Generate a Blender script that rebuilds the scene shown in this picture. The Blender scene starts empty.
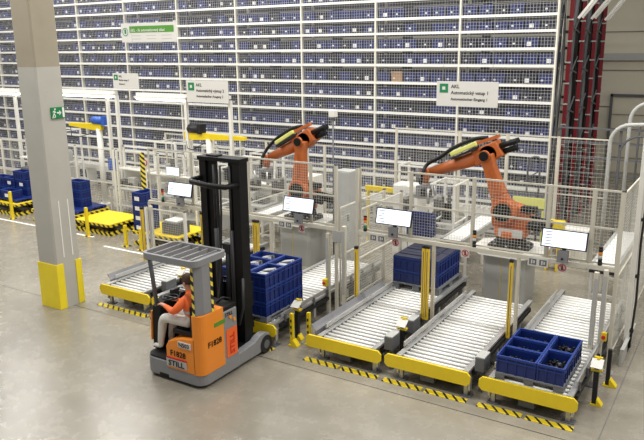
import bpy, bmesh, math, random
from mathutils import Vector, Matrix
random.seed(7)
scene = bpy.context.scene
COL = scene.collection

# ------------------------------------------------------------------ camera
cam = bpy.data.cameras.new('camera'); cam_o = bpy.data.objects.new('camera', cam); COL.objects.link(cam_o)
cam.sensor_width = 36.0; cam.lens = 692.2 / 644 * 36.0; cam.clip_end = 200
def cam_matrix(yaw, pit, rol, loc):
    f = Vector((-math.sin(yaw)*math.cos(pit), math.cos(yaw)*math.cos(pit), -math.sin(pit)))
    r = f.cross(Vector((0, 0, 1))).normalized(); u = r.cross(f)
    r2 = r*math.cos(rol) + u*math.sin(rol); u2 = -r*math.sin(rol) + u*math.cos(rol)
    m = Matrix((r2, u2, -f)).transposed().to_4x4(); m.translation = loc
    return m
cam_o.matrix_world = cam_matrix(0.558339, 0.245555, -0.0106856, Vector((0, 0, 5.3)))
scene.camera = cam_o
# ------------------------------------------------------------------ light
world = bpy.data.worlds.new('hall_light'); scene.world = world; world.use_nodes = True
bg = world.node_tree.nodes['Background']; bg.inputs[0].default_value = (1.0, 0.985, 0.96, 1); bg.inputs[1].default_value = 0.34
def lamp(x, y, z, sx, sy, power, color=(1, 0.98, 0.94)):
    l = bpy.data.lights.new('ceiling_lamp_light', 'AREA'); l.shape = 'RECTANGLE'; l.size = sx; l.size_y = sy
    l.energy = power; l.color = color
    o = bpy.data.objects.new('ceiling_lamp_light', l); COL.objects.link(o); o.location = (x, y, z)
    return o
for lx in (-26, -20, -14, -8, -2, 4):
    for ly in (5.5, 12.0, 16.6):
        lamp(lx, ly, 9.6, 3.0, 0.5, {5.5: 225, 12.0: 290, 16.6: 200}[ly] * (1.06 if lx < -10 else 1.0))
scene.view_settings.view_transform = 'Standard'; scene.view_settings.look = 'None'
scene.view_settings.gamma = 1.0; scene.view_settings.use_curve_mapping = False
scene.view_settings.exposure = 0.2

# ------------------------------------------------------------------ helpers
def lin(c):
    return tuple(((v/255)/12.92 if v/255 <= 0.04045 else ((v/255+0.055)/1.055)**2.4) for v in c) + (1,)
MATS = {}
def mat(name, rgb, rough=0.5, metal=0.0, var=0.0, scale=6.0, emit=0.0, bump=0.0, spec=0.5):
    m = bpy.data.materials.new(name); m.use_nodes = True; nt = m.node_tree; b = nt.nodes['Principled BSDF']
    b.inputs['Base Color'].default_value = lin(rgb); b.inputs['Roughness'].default_value = rough
    b.inputs['Metallic'].default_value = metal; b.inputs['Specular IOR Level'].default_value = spec
    if var or bump:
        tc = nt.nodes.new('ShaderNodeTexCoord'); n = nt.nodes.new('ShaderNodeTexNoise')
        n.inputs['Scale'].default_value = scale; n.inputs['Detail'].default_value = 5
        nt.links.new(tc.outputs['Object'], n.inputs['Vector'])
        if var:
            r = nt.nodes.new('ShaderNodeMix'); r.data_type = 'RGBA'
            r.inputs['A'].default_value = lin(tuple(max(0, v*(1-var)) for v in rgb))
            r.inputs['B'].default_value = lin(tuple(min(255, v*(1+var)) for v in rgb))
            nt.links.new(n.outputs['Fac'], r.inputs['Factor']); nt.links.new(r.outputs['Result'], b.inputs['Base Color'])
        if bump:
            bp = nt.nodes.new('ShaderNodeBump'); bp.inputs['Strength'].default_value = bump; bp.inputs['Distance'].default_value = 0.02
            nt.links.new(n.outputs['Fac'], bp.inputs['Height']); nt.links.new(bp.outputs['Normal'], b.inputs['Normal'])
    if emit:
        b.inputs['Emission Color'].default_value = lin(rgb); b.inputs['Emission Strength'].default_value = emit
    MATS[name] = m
    return m
def stripe_mat(name, a, b_, period, axis=(1, 0, 1), th=.5):
    m = bpy.data.materials.new(name); m.use_nodes = True; nt = m.node_tree; b = nt.nodes['Principled BSDF']
    tc = nt.nodes.new('ShaderNodeTexCoord'); dp = nt.nodes.new('ShaderNodeVectorMath'); dp.operation = 'DOT_PRODUCT'
    dp.inputs[1].default_value = axis
    nt.links.new(tc.outputs['Object'], dp.inputs[0])
    d = nt.nodes.new('ShaderNodeMath'); d.operation = 'DIVIDE'; d.inputs[1].default_value = period
    fr = nt.nodes.new('ShaderNodeMath'); fr.operation = 'FRACT'
    gt = nt.nodes.new('ShaderNodeMath'); gt.operation = 'GREATER_THAN'; gt.inputs[1].default_value = th
    mx = nt.nodes.new('ShaderNodeMix'); mx.data_type = 'RGBA'; mx.inputs['A'].default_value = lin(a); mx.inputs['B'].default_value = lin(b_)
    nt.links.new(dp.outputs['Value'], d.inputs[0]); nt.links.new(d.outputs[0], fr.inputs[0]); nt.links.new(fr.outputs[0], gt.inputs[0])
    nt.links.new(gt.outputs[0], mx.inputs['Factor']); nt.links.new(mx.outputs['Result'], b.inputs['Base Color'])
    b.inputs['Roughness'].default_value = 0.55
    MATS[name] = m
    return m

class MB:
    def __init__(s): s.v = []; s.f = []; s.m = []; s.s = []
    def _add(s, vs, fs, m=0, smooth=False):
        o = len(s.v); s.v += [tuple(p) for p in vs]
        for f in fs: s.f.append(tuple(i+o for i in f)); s.m.append(m); s.s.append(smooth)
        return s
    def box(s, x0, y0, z0, x1, y1, z1, m=0):
        x0, x1 = sorted((x0, x1)); y0, y1 = sorted((y0, y1)); z0, z1 = sorted((z0, z1))
        return s._add([(x0,y0,z0),(x1,y0,z0),(x1,y1,z0),(x0,y1,z0),(x0,y0,z1),(x1,y0,z1),(x1,y1,z1),(x0,y1,z1)],
                      [(0,3,2,1),(4,5,6,7),(0,1,5,4),(1,2,6,5),(2,3,7,6),(3,0,4,7)], m)
    def bar(s, p0, p1, w, h, m=0, up=(0, 0, 1)):
        p0 = Vector(p0); p1 = Vector(p1); d = (p1-p0).normalized(); u = Vector(up)
        if abs(d.dot(u)) > 0.98: u = Vector((0, 1, 0))
        a = d.cross(u).normalized(); b = a.cross(d)
        vs = [p + a*i*w/2 + b*j*h/2 for p in (p0, p1) for i, j in ((-1,-1),(1,-1),(1,1),(-1,1))]
        return s._add(vs, [(0,1,2,3),(7,6,5,4),(0,4,5,1),(1,5,6,2),(2,6,7,3),(3,7,4,0)], m)
    def cyl(s, p0, p1, r, n=10, m=0, r2=None, caps=True):
        p0 = Vector(p0); p1 = Vector(p1); d = (p1-p0).normalized(); u = Vector((0,0,1)) if abs(d.z) < .95 else Vector((0,1,0))
        a = d.cross(u).normalized(); b = a.cross(d); r2 = r if r2 is None else r2
        vs = []
        for p, q in ((p0, r), (p1, r2)):
            for k in range(n):
                t = 2*math.pi*k/n; vs.append(p + a*q*math.cos(t) + b*q*math.sin(t))
        s._add(vs, [(k, (k+1) % n, n+(k+1) % n, n+k) for k in range(n)], m, True)
        if caps:
            s._add(vs[:n], [tuple(range(n))[::-1]], m); s._add(vs[n:], [tuple(range(n))], m)
        return s
    def tube(s, pts, r, n=6, m=0):
        pts = [Vector(p) for p in pts]
        ref = None; rings = []
        for i, p in enumerate(pts):
            d = (pts[min(i+1, len(pts)-1)] - pts[max(i-1, 0)]).normalized()
            if ref is None:
                u = Vector((0,0,1)) if abs(d.z) < .9 else Vector((0,1,0)); ref = d.cross(u).normalized()
            a = (ref - d*ref.dot(d)).normalized(); ref = a; b = d.cross(a)
            rings.append([p + a*r*math.cos(2*math.pi*k/n) + b*r*math.sin(2*math.pi*k/n) for k in range(n)])
        vs = [q for g in rings for q in g]; fs = []
        for i in range(len(pts)-1):
            for k in range(n): fs.append((i*n+k, i*n+(k+1) % n, (i+1)*n+(k+1) % n, (i+1)*n+k))
        fs.append(tuple(range(n))[::-1]); fs.append(tuple(range((len(pts)-1)*n, len(pts)*n)))
        return s._add(vs, fs, m, True)
    def prism(s, poly, axis, a0, a1, m=0, smooth=False):
        def P(u, v, a): return {'x': (a, u, v), 'y': (u, a, v), 'z': (u, v, a)}[axis]
        n = len(poly); vs = [P(u, v, a0) for u, v in poly] + [P(u, v, a1) for u, v in poly]
        s._add(vs, [(k, (k+1) % n, n+(k+1) % n, n+k) for k in range(n)], m, smooth)
        return s._add(vs, [tuple(range(n))[::-1], tuple(range(n, 2*n))], m)
    def ball(s, c, rx, ry=None, rz=None, n=10, m=0):
        ry = ry or rx; rz = rz or rx; h = n//2; vs = []
        for i in range(h+1):
            t = math.pi*i/h
            for k in range(n):
                p = 2*math.pi*k/n; vs.append((c[0]+rx*math.sin(t)*math.cos(p), c[1]+ry*math.sin(t)*math.sin(p), c[2]+rz*math.cos(t)))
        fs = [(i*n+k, (i+1)*n+k, (i+1)*n+(k+1) % n, i*n+(k+1) % n) for i in range(h) for k in range(n)]
        return s._add(vs, fs, m, True)
    def mesh(s, name, mats, org=(0, 0, 0)):
        me = bpy.data.meshes.new(name); o = Vector(org)
        me.from_pydata([tuple(Vector(p)-o) for p in s.v], [], s.f)
        for m in (mats if isinstance(mats, (list, tuple)) else [mats]): me.materials.append(MATS[m])
        me.polygons.foreach_set('material_index', s.m); me.polygons.foreach_set('use_smooth', s.s)
        bm = bmesh.new(); bm.from_mesh(me); bmesh.ops.remove_doubles(bm, verts=bm.verts, dist=1e-6) if len(s.v) < 4000 else None
        bmesh.ops.recalc_face_normals(bm, faces=bm.faces); bm.to_mesh(me); bm.free(); me.update()
        return me

def link(name, me, parent=None, loc=(0, 0, 0), rz=0.0, stuff=False, label=None):
    o = bpy.data.objects.new(name, me); COL.objects.link(o); o.location = loc; o.rotation_euler = (0, 0, rz)
    if parent is not None: o.parent = parent
    if stuff: o['kind'] = 'stuff'
    if label: o['label'] = label
    return o
def tag(o, label, cat, group=None):
    o['label'] = label; o['category'] = cat
    if group: o['group'] = group
    return o
def thing(name, label, cat, loc=(0, 0, 0), rz=0.0, group=None):
    o = bpy.data.objects.new(name, None); COL.objects.link(o); o.empty_display_size = 0.1
    o.location = loc; o.rotation_euler = (0, 0, rz)
    return tag(o, label, cat, group)
ORG = {}
def part(t, name, mb, mats, up=None, stuff=False, label=None, bevel=0.0):
    """t: thing at world loc (unrotated) and mb in world coordinates; up: the part it belongs to"""
    par = up or t
    o = link(name, mb.mesh(name, mats, t.location), par, stuff=stuff, label=label)
    if bevel:
        b = o.modifiers.new('bevel', 'BEVEL'); b.width = bevel; b.segments = 2; b.limit_method = 'ANGLE'
    return o
def single(name, mb, mats, label, cat, group=None, loc=None, bevel=0.0, rz=0.0):
    """a thing that is one mesh, mb in world coordinates"""
    if loc is None:
        n = len(mb.v); loc = (sum(p[0] for p in mb.v)/n, sum(p[1] for p in mb.v)/n, min(p[2] for p in mb.v))
    o = link(name, mb.mesh(name, mats, loc), loc=loc, rz=rz)
    if bevel:
        b = o.modifiers.new('bevel', 'BEVEL'); b.width = bevel; b.segments = 2; b.limit_method = 'ANGLE'
    return tag(o, label, cat, group)
def struct(name, mb, mats, parent=None):
    o = link(name, mb.mesh(name, mats), parent); o['kind'] = 'structure'; return o
def copy_tree(o, parent=None):
    c = o.copy(); COL.objects.link(c); c.parent = parent
    for ch in list(o.children): copy_tree(ch, c)
    return c
def text(par, name, body, size, loc, rot, m, org=(0, 0, 0), align='LEFT', sx=1.0):
    cu = bpy.data.curves.new(name, 'FONT'); cu.body = body; cu.size = size; cu.align_x = align; cu.extrude = 0.001; cu.offset = size*.018; cu.resolution_u = 2
    tmp = bpy.data.objects.new(name, cu); COL.objects.link(tmp)
    bpy.context.view_layer.update()
    me = bpy.data.meshes.new_from_object(tmp.evaluated_get(bpy.context.evaluated_depsgraph_get()))
    bpy.data.objects.remove(tmp); me.materials.clear(); me.materials.append(MATS[m])
    o = link(name, me, par); o.location = Vector(loc)-Vector(org); o.rotation_euler = rot; o.scale = (sx, 1, 1)
    return o
ORD = ['first','second','third','fourth','fifth','sixth','seventh','eighth','ninth','tenth','eleventh','twelfth','thirteenth','fourteenth','fifteenth','sixteenth']
R = math.radians

# ------------------------------------------------------------------ materials
mat('steel_beige', (204, 199, 184), 0.45, 0.0, 0.03)
mat('steel_white', (224, 222, 214), 0.45)
mat('rack_white', (224, 223, 218), 0.5)
mat('wire', (200, 198, 188), 0.5)
mat('wire_rack', (176, 176, 176), 0.5)
mat('rack_post', (222, 218, 204), 0.5)
mat('zinc', (190, 190, 188), 0.32, 0.55, 0.06, 14)
mat('roller', (232, 231, 226), 0.3, 0.1)
mat('dark', (26, 26, 28), 0.5)
mat('black', (8, 8, 9), 0.5, spec=.3)
mat('rubber', (22, 22, 22), 0.75)
mat('grey', (128, 128, 130), 0.45, 0.0, 0.04)
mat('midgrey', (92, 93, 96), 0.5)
mat('lightgrey', (172, 172, 168), 0.5, 0.0, 0.03)
mat('yellow', (226, 198, 28), 0.45, 0.0, 0.04)
mat('curtain_yellow', (228, 192, 54), 0.4)
mat('blue', (14, 36, 100), 0.42, 0.0, 0.10, 4)
mat('blue_rim', (26, 54, 126), 0.42)
mat('rackblue', (36, 48, 104), 0.55, 0.0, 0.25, 1.5)
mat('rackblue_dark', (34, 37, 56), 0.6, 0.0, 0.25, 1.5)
mat('carton', (176, 140, 104), 0.8)
mat('label_white', (232, 232, 230), 0.6)
mat('orange_truck', (228, 134, 38), 0.38, 0.0, 0.02)
mat('robot_orange', (174, 92, 42), 0.4, 0.0, 0.05)
mat('orange_red', (232, 98, 36), 0.45)
mat('green', (18, 122, 74), 0.5)
mat('bright_green', (74, 138, 42), 0.5)
mat('exit_green', (14, 112, 58), 0.5, emit=0.15)
mat('red', (190, 26, 30), 0.5)
mat('rack_red', (118, 22, 32), 0.5, 0.0, 0.06)
mat('sign_white', (206, 204, 198), 0.6)
mat('screen', (226, 234, 250), 0.3, emit=0.75)
mat('tube_light', (255, 252, 244), 0.4, emit=4.0)
mat('amber', (230, 140, 30), 0.4)
mat('hose_yellow', (204, 204, 112), 0.5)
mat('blue_motor', (48, 92, 180), 0.4)
mat('grey_parts', (176, 178, 182), 0.6)
mat('pallet_grey', (112, 114, 118), 0.6, 0.0, 0.08, 9)
mat('wall_beige', (206, 199, 180), 0.7, 0.0, 0.04, 1.0)
mat('wall_line', (118, 112, 100), 0.7)
mat('skin', (205, 150, 122), 0.55)
mat('hair', (70, 46, 32), 0.7)
mat('hivis', (244, 112, 52), 0.7, 0.0, 0.06, 18)
mat('trousers', (206, 202, 194), 0.8, 0.0, 0.08, 12)
mat('shoe', (214, 210, 200), 0.6)
mat('concrete_top', (152, 143, 124), 0.75, 0.0, 0.05, 2.5)
mat('concrete_low', (172, 169, 160), 0.7, 0.0, 0.04, 2.5)
mat('guard_yellow', (230, 208, 36), 0.5, 0.0, 0.05, 5)
mat('glass_white', (240, 240, 236), 0.3)
stripe_mat('hazard', (228, 202, 40), (26, 26, 24), 0.16, (1, 0.9, 0), .70)
stripe_mat('hazard_v', (226, 204, 70), (26, 26, 24), 0.15, (0.7, 0.7, 1))
stripe_mat('hazard_x', (228, 202, 40), (26, 26, 24), 0.20, (1, 1, 1))

def floor_mat():
    m = bpy.data.materials.new('polished_concrete'); m.use_nodes = True; nt = m.node_tree; b = nt.nodes['Principled BSDF']
    L = nt.links.new
    tc = nt.nodes.new('ShaderNodeTexCoord')
    def noise(sc, det, rough=.55, dist=0.0):
        n = nt.nodes.new('ShaderNodeTexNoise'); n.inputs['Scale'].default_value = sc; n.inputs['Detail'].default_value = det
        n.inputs['Roughness'].default_value = rough; n.inputs['Distortion'].default_value = dist
        L(tc.outputs['Object'], n.inputs['Vector']); return n
    n1 = noise(0.35, 6, .6, .6); n2 = noise(3.0, 8, .65); n3 = noise(30, 3)
    r1 = nt.nodes.new('ShaderNodeValToRGB'); e = r1.color_ramp.elements
    e[0].position = .30; e[0].color = lin((126, 120, 107)); e[1].position = .70; e[1].color = lin((152, 146, 133))
    L(n1.outputs['Fac'], r1.inputs[0])
    r2 = nt.nodes.new('ShaderNodeValToRGB'); e = r2.color_ramp.elements
    e[0].position = .3; e[0].color = (.78, .77, .75, 1); e[1].position = .65; e[1].color = (1, 1, 1, 1)
    L(n2.outputs['Fac'], r2.inputs[0])
    mx = nt.nodes.new('ShaderNodeMix'); mx.data_type = 'RGBA'; mx.blend_type = 'MULTIPLY'; mx.inputs['Factor'].default_value = .7
    L(r1.outputs[0], mx.inputs['A']); L(r2.outputs[0], mx.inputs['B'])
    L(mx.outputs['Result'], b.inputs['Base Color'])
    mr = nt.nodes.new('ShaderNodeMapRange'); mr.inputs['To Min'].default_value = .22; mr.inputs['To Max'].default_value = .32
    L(n2.outputs['Fac'], mr.inputs['Value']); L(mr.outputs[0], b.inputs['Roughness'])
    b.inputs['Specular IOR Level'].default_value = .75
    MATS['floor'] = m
floor_mat()

# ------------------------------------------------------------------ setting
fl = struct('floor', MB().box(-45, -4, -0.2, 14, 33, 0), 'floor')
link('expansion_joint', MB().box(-45, 8.972, -0.01, -1.30, 8.988, 0.0015).mesh('expansion_joint', 'dark'), fl)
link('expansion_joint', MB().box(-1.312, -4, -0.01, -1.30, 33, 0.0015).mesh('expansion_joint', 'midgrey'), fl)
link('floor_line', MB().box(-20.9, 12.9, -0.01, -15.9, 12.98, 0.002).mesh('floor_line', 'label_white'), fl)
link('floor_line', MB().box(-14.9, 12.4, -0.01, -13.0, 12.48, 0.002).mesh('floor_line', 'label_white'), fl)
wb = struct('wall_back', MB().box(-45, 31.5, 0, 14, 31.9, 11), 'wall_beige')
for z in (1.2, 2.7, 4.2, 5.75, 7.3, 8.8):
    link('panel_seam', MB().box(-45, 31.46, z, 14, 31.5, z+.03).mesh('panel_seam', 'wall_line'), wb)
link('cable_duct', MB().box(-6, 31.3, 4.62, 14, 31.5, 4.9).mesh('cable_duct', 'lightgrey'), wb)
wl = struct('wall_left', MB().box(-45.4, -4, 0, -45, 31.9, 11), 'wall_beige')
wr = struct('wall_right', MB().box(14, -4, 0, 14.4, 31.9, 11), 'wall_beige')
d = struct('door_1', MB().box(-5.15, 31.36, 0, -2.0, 31.5, 3.15), 'wall_beige')
df = MB().box(-5.25, 31.28, 0, -5.15, 31.5, 3.25).box(-2.0, 31.28, 0, -1.9, 31.5, 3.25).box(-5.25, 31.28, 3.15, -1.9, 31.5, 3.25)
link('door_frame', df.mesh('door_frame', 'midgrey'), d)
for z in (.6, 1.2, 1.8, 2.4): link('door_seam', MB().box(-5.15, 31.33, z, -2, 31.36, z+.025).mesh('door_seam', 'wall_line'), d)

# ------------------------------------------------------------------ column
t = thing('concrete_column', 'square grey concrete column with yellow guards at its foot', 'column', (-12.165, 8.955, 0))
CX0, CX1, CY0, CY1 = -12.45, -11.88, 8.66, 9.25
def chamf(x0, x1, y0, y1, c): return [(x0+c,y0),(x1-c,y0),(x1,y0+c),(x1,y1-c),(x1-c,y1),(x0+c,y1),(x0,y1-c),(x0,y0+c)]
part(t, 'shaft', MB().prism(chamf(CX0, CX1, CY0, CY1, .03), 'z', 4.97, 11), 'concrete_top')
part(t, 'painted_shaft', MB().prism(chamf(CX0-.004, CX1+.004, CY0-.004, CY1+.004, .03), 'z', 0, 4.97), 'concrete_low')
g = .022
for nm, poly in (('corner_guard', [(CX0-g,CY0+.12),(CX0-g,CY0-g),(CX1+g,CY0-g),(CX1+g,CY0+.16),(CX1,CY0+.16),(CX1,CY0),(CX0,CY0),(CX0,CY0+.12)]),
                 ('corner_guard', [(CX0-g,CY1-.12),(CX0-g,CY1+g),(CX1+g,CY1+g),(CX1+g,CY1-.13),(CX1,CY1-.13),(CX1,CY1),(CX0,CY1),(CX0,CY1-.12)])):
    part(t, nm, MB().prism(poly, 'z', 0, .98), 'guard_yellow', bevel=.008)
for y in (8.86, 9.08): part(t, 'cable_channel', MB().box(CX1, y-.012, 1.1, CX1+.012, y+.012, 2.3), 'steel_white')
t = thing('exit_sign', 'green emergency exit sign with running figure and arrow on the column', 'sign', (CX1+.03, 9.07, 3.95))
part(t, 'sign_plate', MB().box(CX1+.005, 8.90, 3.96, CX1+.035, 9.22, 4.18), 'exit_green')
x = CX1+.036
rm = MB()
rm.cyl((x-.002, 8.985, 4.145), (x+.004, 8.985, 4.145), .018, 8)
for a, b_ in (((8.975,4.12),(8.955,4.06)),((8.955,4.06),(8.985,4.01)),((8.985,4.01),(8.955,3.975)),((8.955,4.06),(8.925,4.0)),((8.925,4.0),(8.915,3.97)),((8.97,4.11),(9.0,4.075)),((8.97,4.115),(8.93,4.09))):
    rm.bar((x, a[0], a[1]), (x, b_[0], b_[1]), .016, .006, up=(1, 0, 0))
part(t, 'running_figure', rm, 'label_white')
am = MB().bar((x, 9.03, 4.07), (x, 9.10, 4.07), .03, .006, up=(1,0,0)).prism([(9.08,4.02),(9.13,4.07),(9.08,4.12)], 'x', x-.003, x+.003)
part(t, 'arrow', am, 'label_white')
part(t, 'door_symbol', MB().box(x-.002, 9.155, 3.975, x+.004, 9.20, 4.17), 'label_white')

# ------------------------------------------------------------------ storage rack
RY = 19.0; BAY = 2.64; XR = -4.61; NB = 11
LV = [0.10, 0.52, 0.98, 1.45, 1.90, 2.38, 2.84, 3.37, 3.81, 4.26, 4.775, 5.22, 5.68, 6.09, 6.61, 7.03, 7.5]
rack = thing('storage_rack', 'tall white storage rack of blue bins behind wire mesh', 'rack', (-16, RY, 0))
um = MB().box(-.022, -.075, 0, .022, .06, 8).box(-.032, .62, 0, .032, .70, 8).mesh('upright', 'rack_post')
for k in range(NB+1): link('upright', um, rack, (XR-BAY*k+16, 0, 0))
bmh = MB().box(-BAY/2+.024, -.068, -.072, BAY/2-.024, .05, 0).box(-BAY/2+.045, .62, -.085, BAY/2-.045, .67, 0, 1).mesh('beam', ['rack_white', 'midgrey'])  # rear beam greyed: shade inside the rack put into its colour
for k in range(NB):
    for z in LV: link('beam', bmh, rack, (XR-BAY*(k+.5)+16, 0, z))
wm = MB()
x0 = XR-BAY*NB
nx = int((XR-x0)/.085)
for i in range(nx+1): wm.box(x0+i*.085-.0035, RY-.052, .2, x0+i*.085+.0035, RY-.043, 7.9)
for j in range(91): wm.box(x0, RY-.061, .2+j*.085-.0035, XR, RY-.052, .2+j*.085+.0035)
part(rack, 'wire_mesh', wm, 'wire_rack', stuff=True)
# bins on the shelves
def rackbin(w, h):
    b = MB(); d0, d1 = .01, .60; t_ = .02
    b._add([(-w/2+.02,d0+.02,0),(w/2-.02,d0+.02,0),(w/2-.02,d1-.02,0),(-w/2+.02,d1-.02,0),(-w/2,d0,h-.05),(w/2,d0,h-.05),(w/2,d1,h-.05),(-w/2,d1,h-.05)],
           [(0,3,2,1),(4,5,6,7),(0,1,5,4),(1,2,6,5),(2,3,7,6),(3,0,4,7)])
    b.box(-w/2-.008, d0-.012, h-.05, w/2+.008, d1+.012, h)
    return b
binm = [rackbin(.385, h).mesh('storage_bin', m) for h in (.27, .25, .22) for m in ('rackblue', 'rackblue_dark')]
carm = rackbin(.36, .3).mesh('carton_box', 'carton')
labm = MB().box(-.06, -.016, .06, .06, -.004, .17).mesh('bin_label', 'label_white')
labs = MB().box(-.03, -.012, .1, .03, -.002, .145).mesh('bin_label', 'label_white')
rest = MB(); rest_lab = MB(); cnt = 0
for k in range(NB):
    for li in range(len(LV)-1):
        z = LV[li]; gap = LV[li+1]-z
        for i in range(6):
            bx_ = XR - BAY*(k+.5) - BAY/2 + .045 + .215 + i*.4275 - .0
            h = min(.27, gap-.14); rnd = random.random(); jit = random.uniform(-.012, .012)
            fine = li >= 4 and k <= 4 and cnt < 300 and li <= 14
            big = random.random() < .30
            if random.random() < .03 and not fine: continue
            if fine:
                cnt += 1
                car = random.random() < .012
                me = carm if car else binm[2*(0 if gap > .5 else 1 if gap > .44 else 2) + (random.random() < .3)]
                o = link('carton_box' if car else 'storage_bin', me, loc=(bx_+jit, RY, z))
                row = f"{ORD[i]} in its bay, {ORD[k]} bay from rack's right end, {ORD[14-li]} shelf down"
                tag(o, ('brown carton ' if car else 'blue bin ') + row, 'box' if car else 'bin', 'bins on the storage rack')
                if random.random() < .85:
                    l = link('bin_label', labm if big else labs, o, (random.uniform(-.09, .09), 0, -.02))
            else:
                mb = rackbin(.385, h); rest._add([(p[0]+bx_+jit, p[1]+RY, p[2]+z) for p in mb.v], mb.f, int(rnd < .35))
                if random.random() < .8:
                    lx = bx_+random.uniform(-.09, .09); s_ = .055 if big else .03
                    rest._add(*(lambda q: (q.v, q.f))(MB().box(lx-s_, RY-.016, z+.08, lx+s_, RY-.003, z+.08+2*s_*.9)), 2)
o = link('storage_bins', rest.mesh('storage_bins', ['rackblue', 'rackblue_dark', 'label_white'], (-16, RY, 0)), loc=(-16, RY, 0))
tag(o, 'dense rows of small blue bins in the far left bays of the rack', 'bins'); o['kind'] = 'stuff'
# row behind across the aisle
rear = thing('rear_storage_rack', 'second row of the storage rack seen dimly through the first', 'rack', (-16, 20.9, 0))
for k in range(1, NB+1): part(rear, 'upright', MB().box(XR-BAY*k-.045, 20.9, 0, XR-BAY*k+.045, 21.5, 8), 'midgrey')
for z in LV: part(rear, 'beam', MB().box(x0, 20.9, z-.08, XR-.3, 20.95, z).box(x0, 21.45, z-.08, XR-.3, 21.5, z), 'midgrey')  # second-row beams greyed too, the dimness back here is in the colour
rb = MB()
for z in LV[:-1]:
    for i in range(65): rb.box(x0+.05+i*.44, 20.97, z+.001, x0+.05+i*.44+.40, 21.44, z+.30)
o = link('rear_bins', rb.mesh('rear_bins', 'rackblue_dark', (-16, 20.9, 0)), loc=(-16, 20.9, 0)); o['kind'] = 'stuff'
tag(o, 'dark blue bins on the second rack row across the aisle', 'bins')
# red end frames with cables
names = ['nearest', 'second', 'third', 'farthest']
for i, y in enumerate((19.6, 21.1, 22.75, 24.15)):
    t = thing('rack_end_frame', f'dark red perforated rack end upright with lattice bracing, {names[i]} of four', 'upright', (-4.42, y, 0), group='red rack end frames')
    part(t, 'upright', MB().box(-4.47, y-.035, 0, -4.37, y+.035, 8.2), 'rack_red')
    part(t, 'base_plate', MB().box(-4.54, y-.10, 0, -4.30, y+.10, .02), 'zinc')
    for j in range(14):
        z = .3+j*.55
        part(t, 'brace', MB().bar((-4.46, y+.06, z), (-4.46, y+1.2 if i < 3 else y+.5, z+.5*(1 if j % 2 else -1)+.3), .03, .03), 'midgrey')
        part(t, 'clip', MB().box(-4.5, y-.06, z+.1, -4.35, y-.05, z+.14), 'lightgrey')
for i, (y, x) in enumerate(((19.62, -4.25), (20.5, -4.1), (21.9, -4.0))):
    for j in range(2):
        p0 = (x+.0, y+j*.45, 5.95+j*.03); p1 = (x+2.1, y+j*.45, 8.75)
        single('roof_strut', MB().bar(p0, p1, .065, .065), 'steel_white', f'white diagonal strut rising from the {names[i]} red upright, {"nearer" if j == 0 else "farther"} of its pair', 'strut', 'white diagonal struts')
cm = thing('cable_bundle', 'bundle of black cables on a vertical ladder at the rack end', 'cable', (-4.55, 19.2, 0))
part(cm, 'cable_ladder', MB().box(-4.62, 19.12, 0, -4.59, 19.16, 8).box(-4.50, 19.12, 0, -4.47, 19.16, 8), 'midgrey')
for i in range(7):
    xx = -4.61+.028*i; pts = [(xx+.03*math.sin(z*1.7+i), 19.08-.03*math.cos(z*1.3+2*i), z) for z in [q*.4 for q in range(21)]]
    part(cm, 'cable', MB().tube(pts, .016, 5), 'midgrey' if i % 3 else 'dark')
for i, (x, y) in enumerate(((-4.56, 21.0), (-4.56, 22.75), (-4.56, 24.2))):
    t = thing('cable_bundle', f'hanging tangle of black cables behind the {names[i]} red upright', 'cable', (x, y, 0), group='cable tangles at the rack end')
    for q in range(6):
        pts = [(x+.04*math.sin(z*1.1+q*2), y+.15*(q-2.5)+.10*math.sin(z*1.9+q), z) for z in [w*.35 for w in range(24)]]
        part(t, 'cable', MB().tube(pts, .075, 5), 'black' if q % 5 else 'midgrey')

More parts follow.
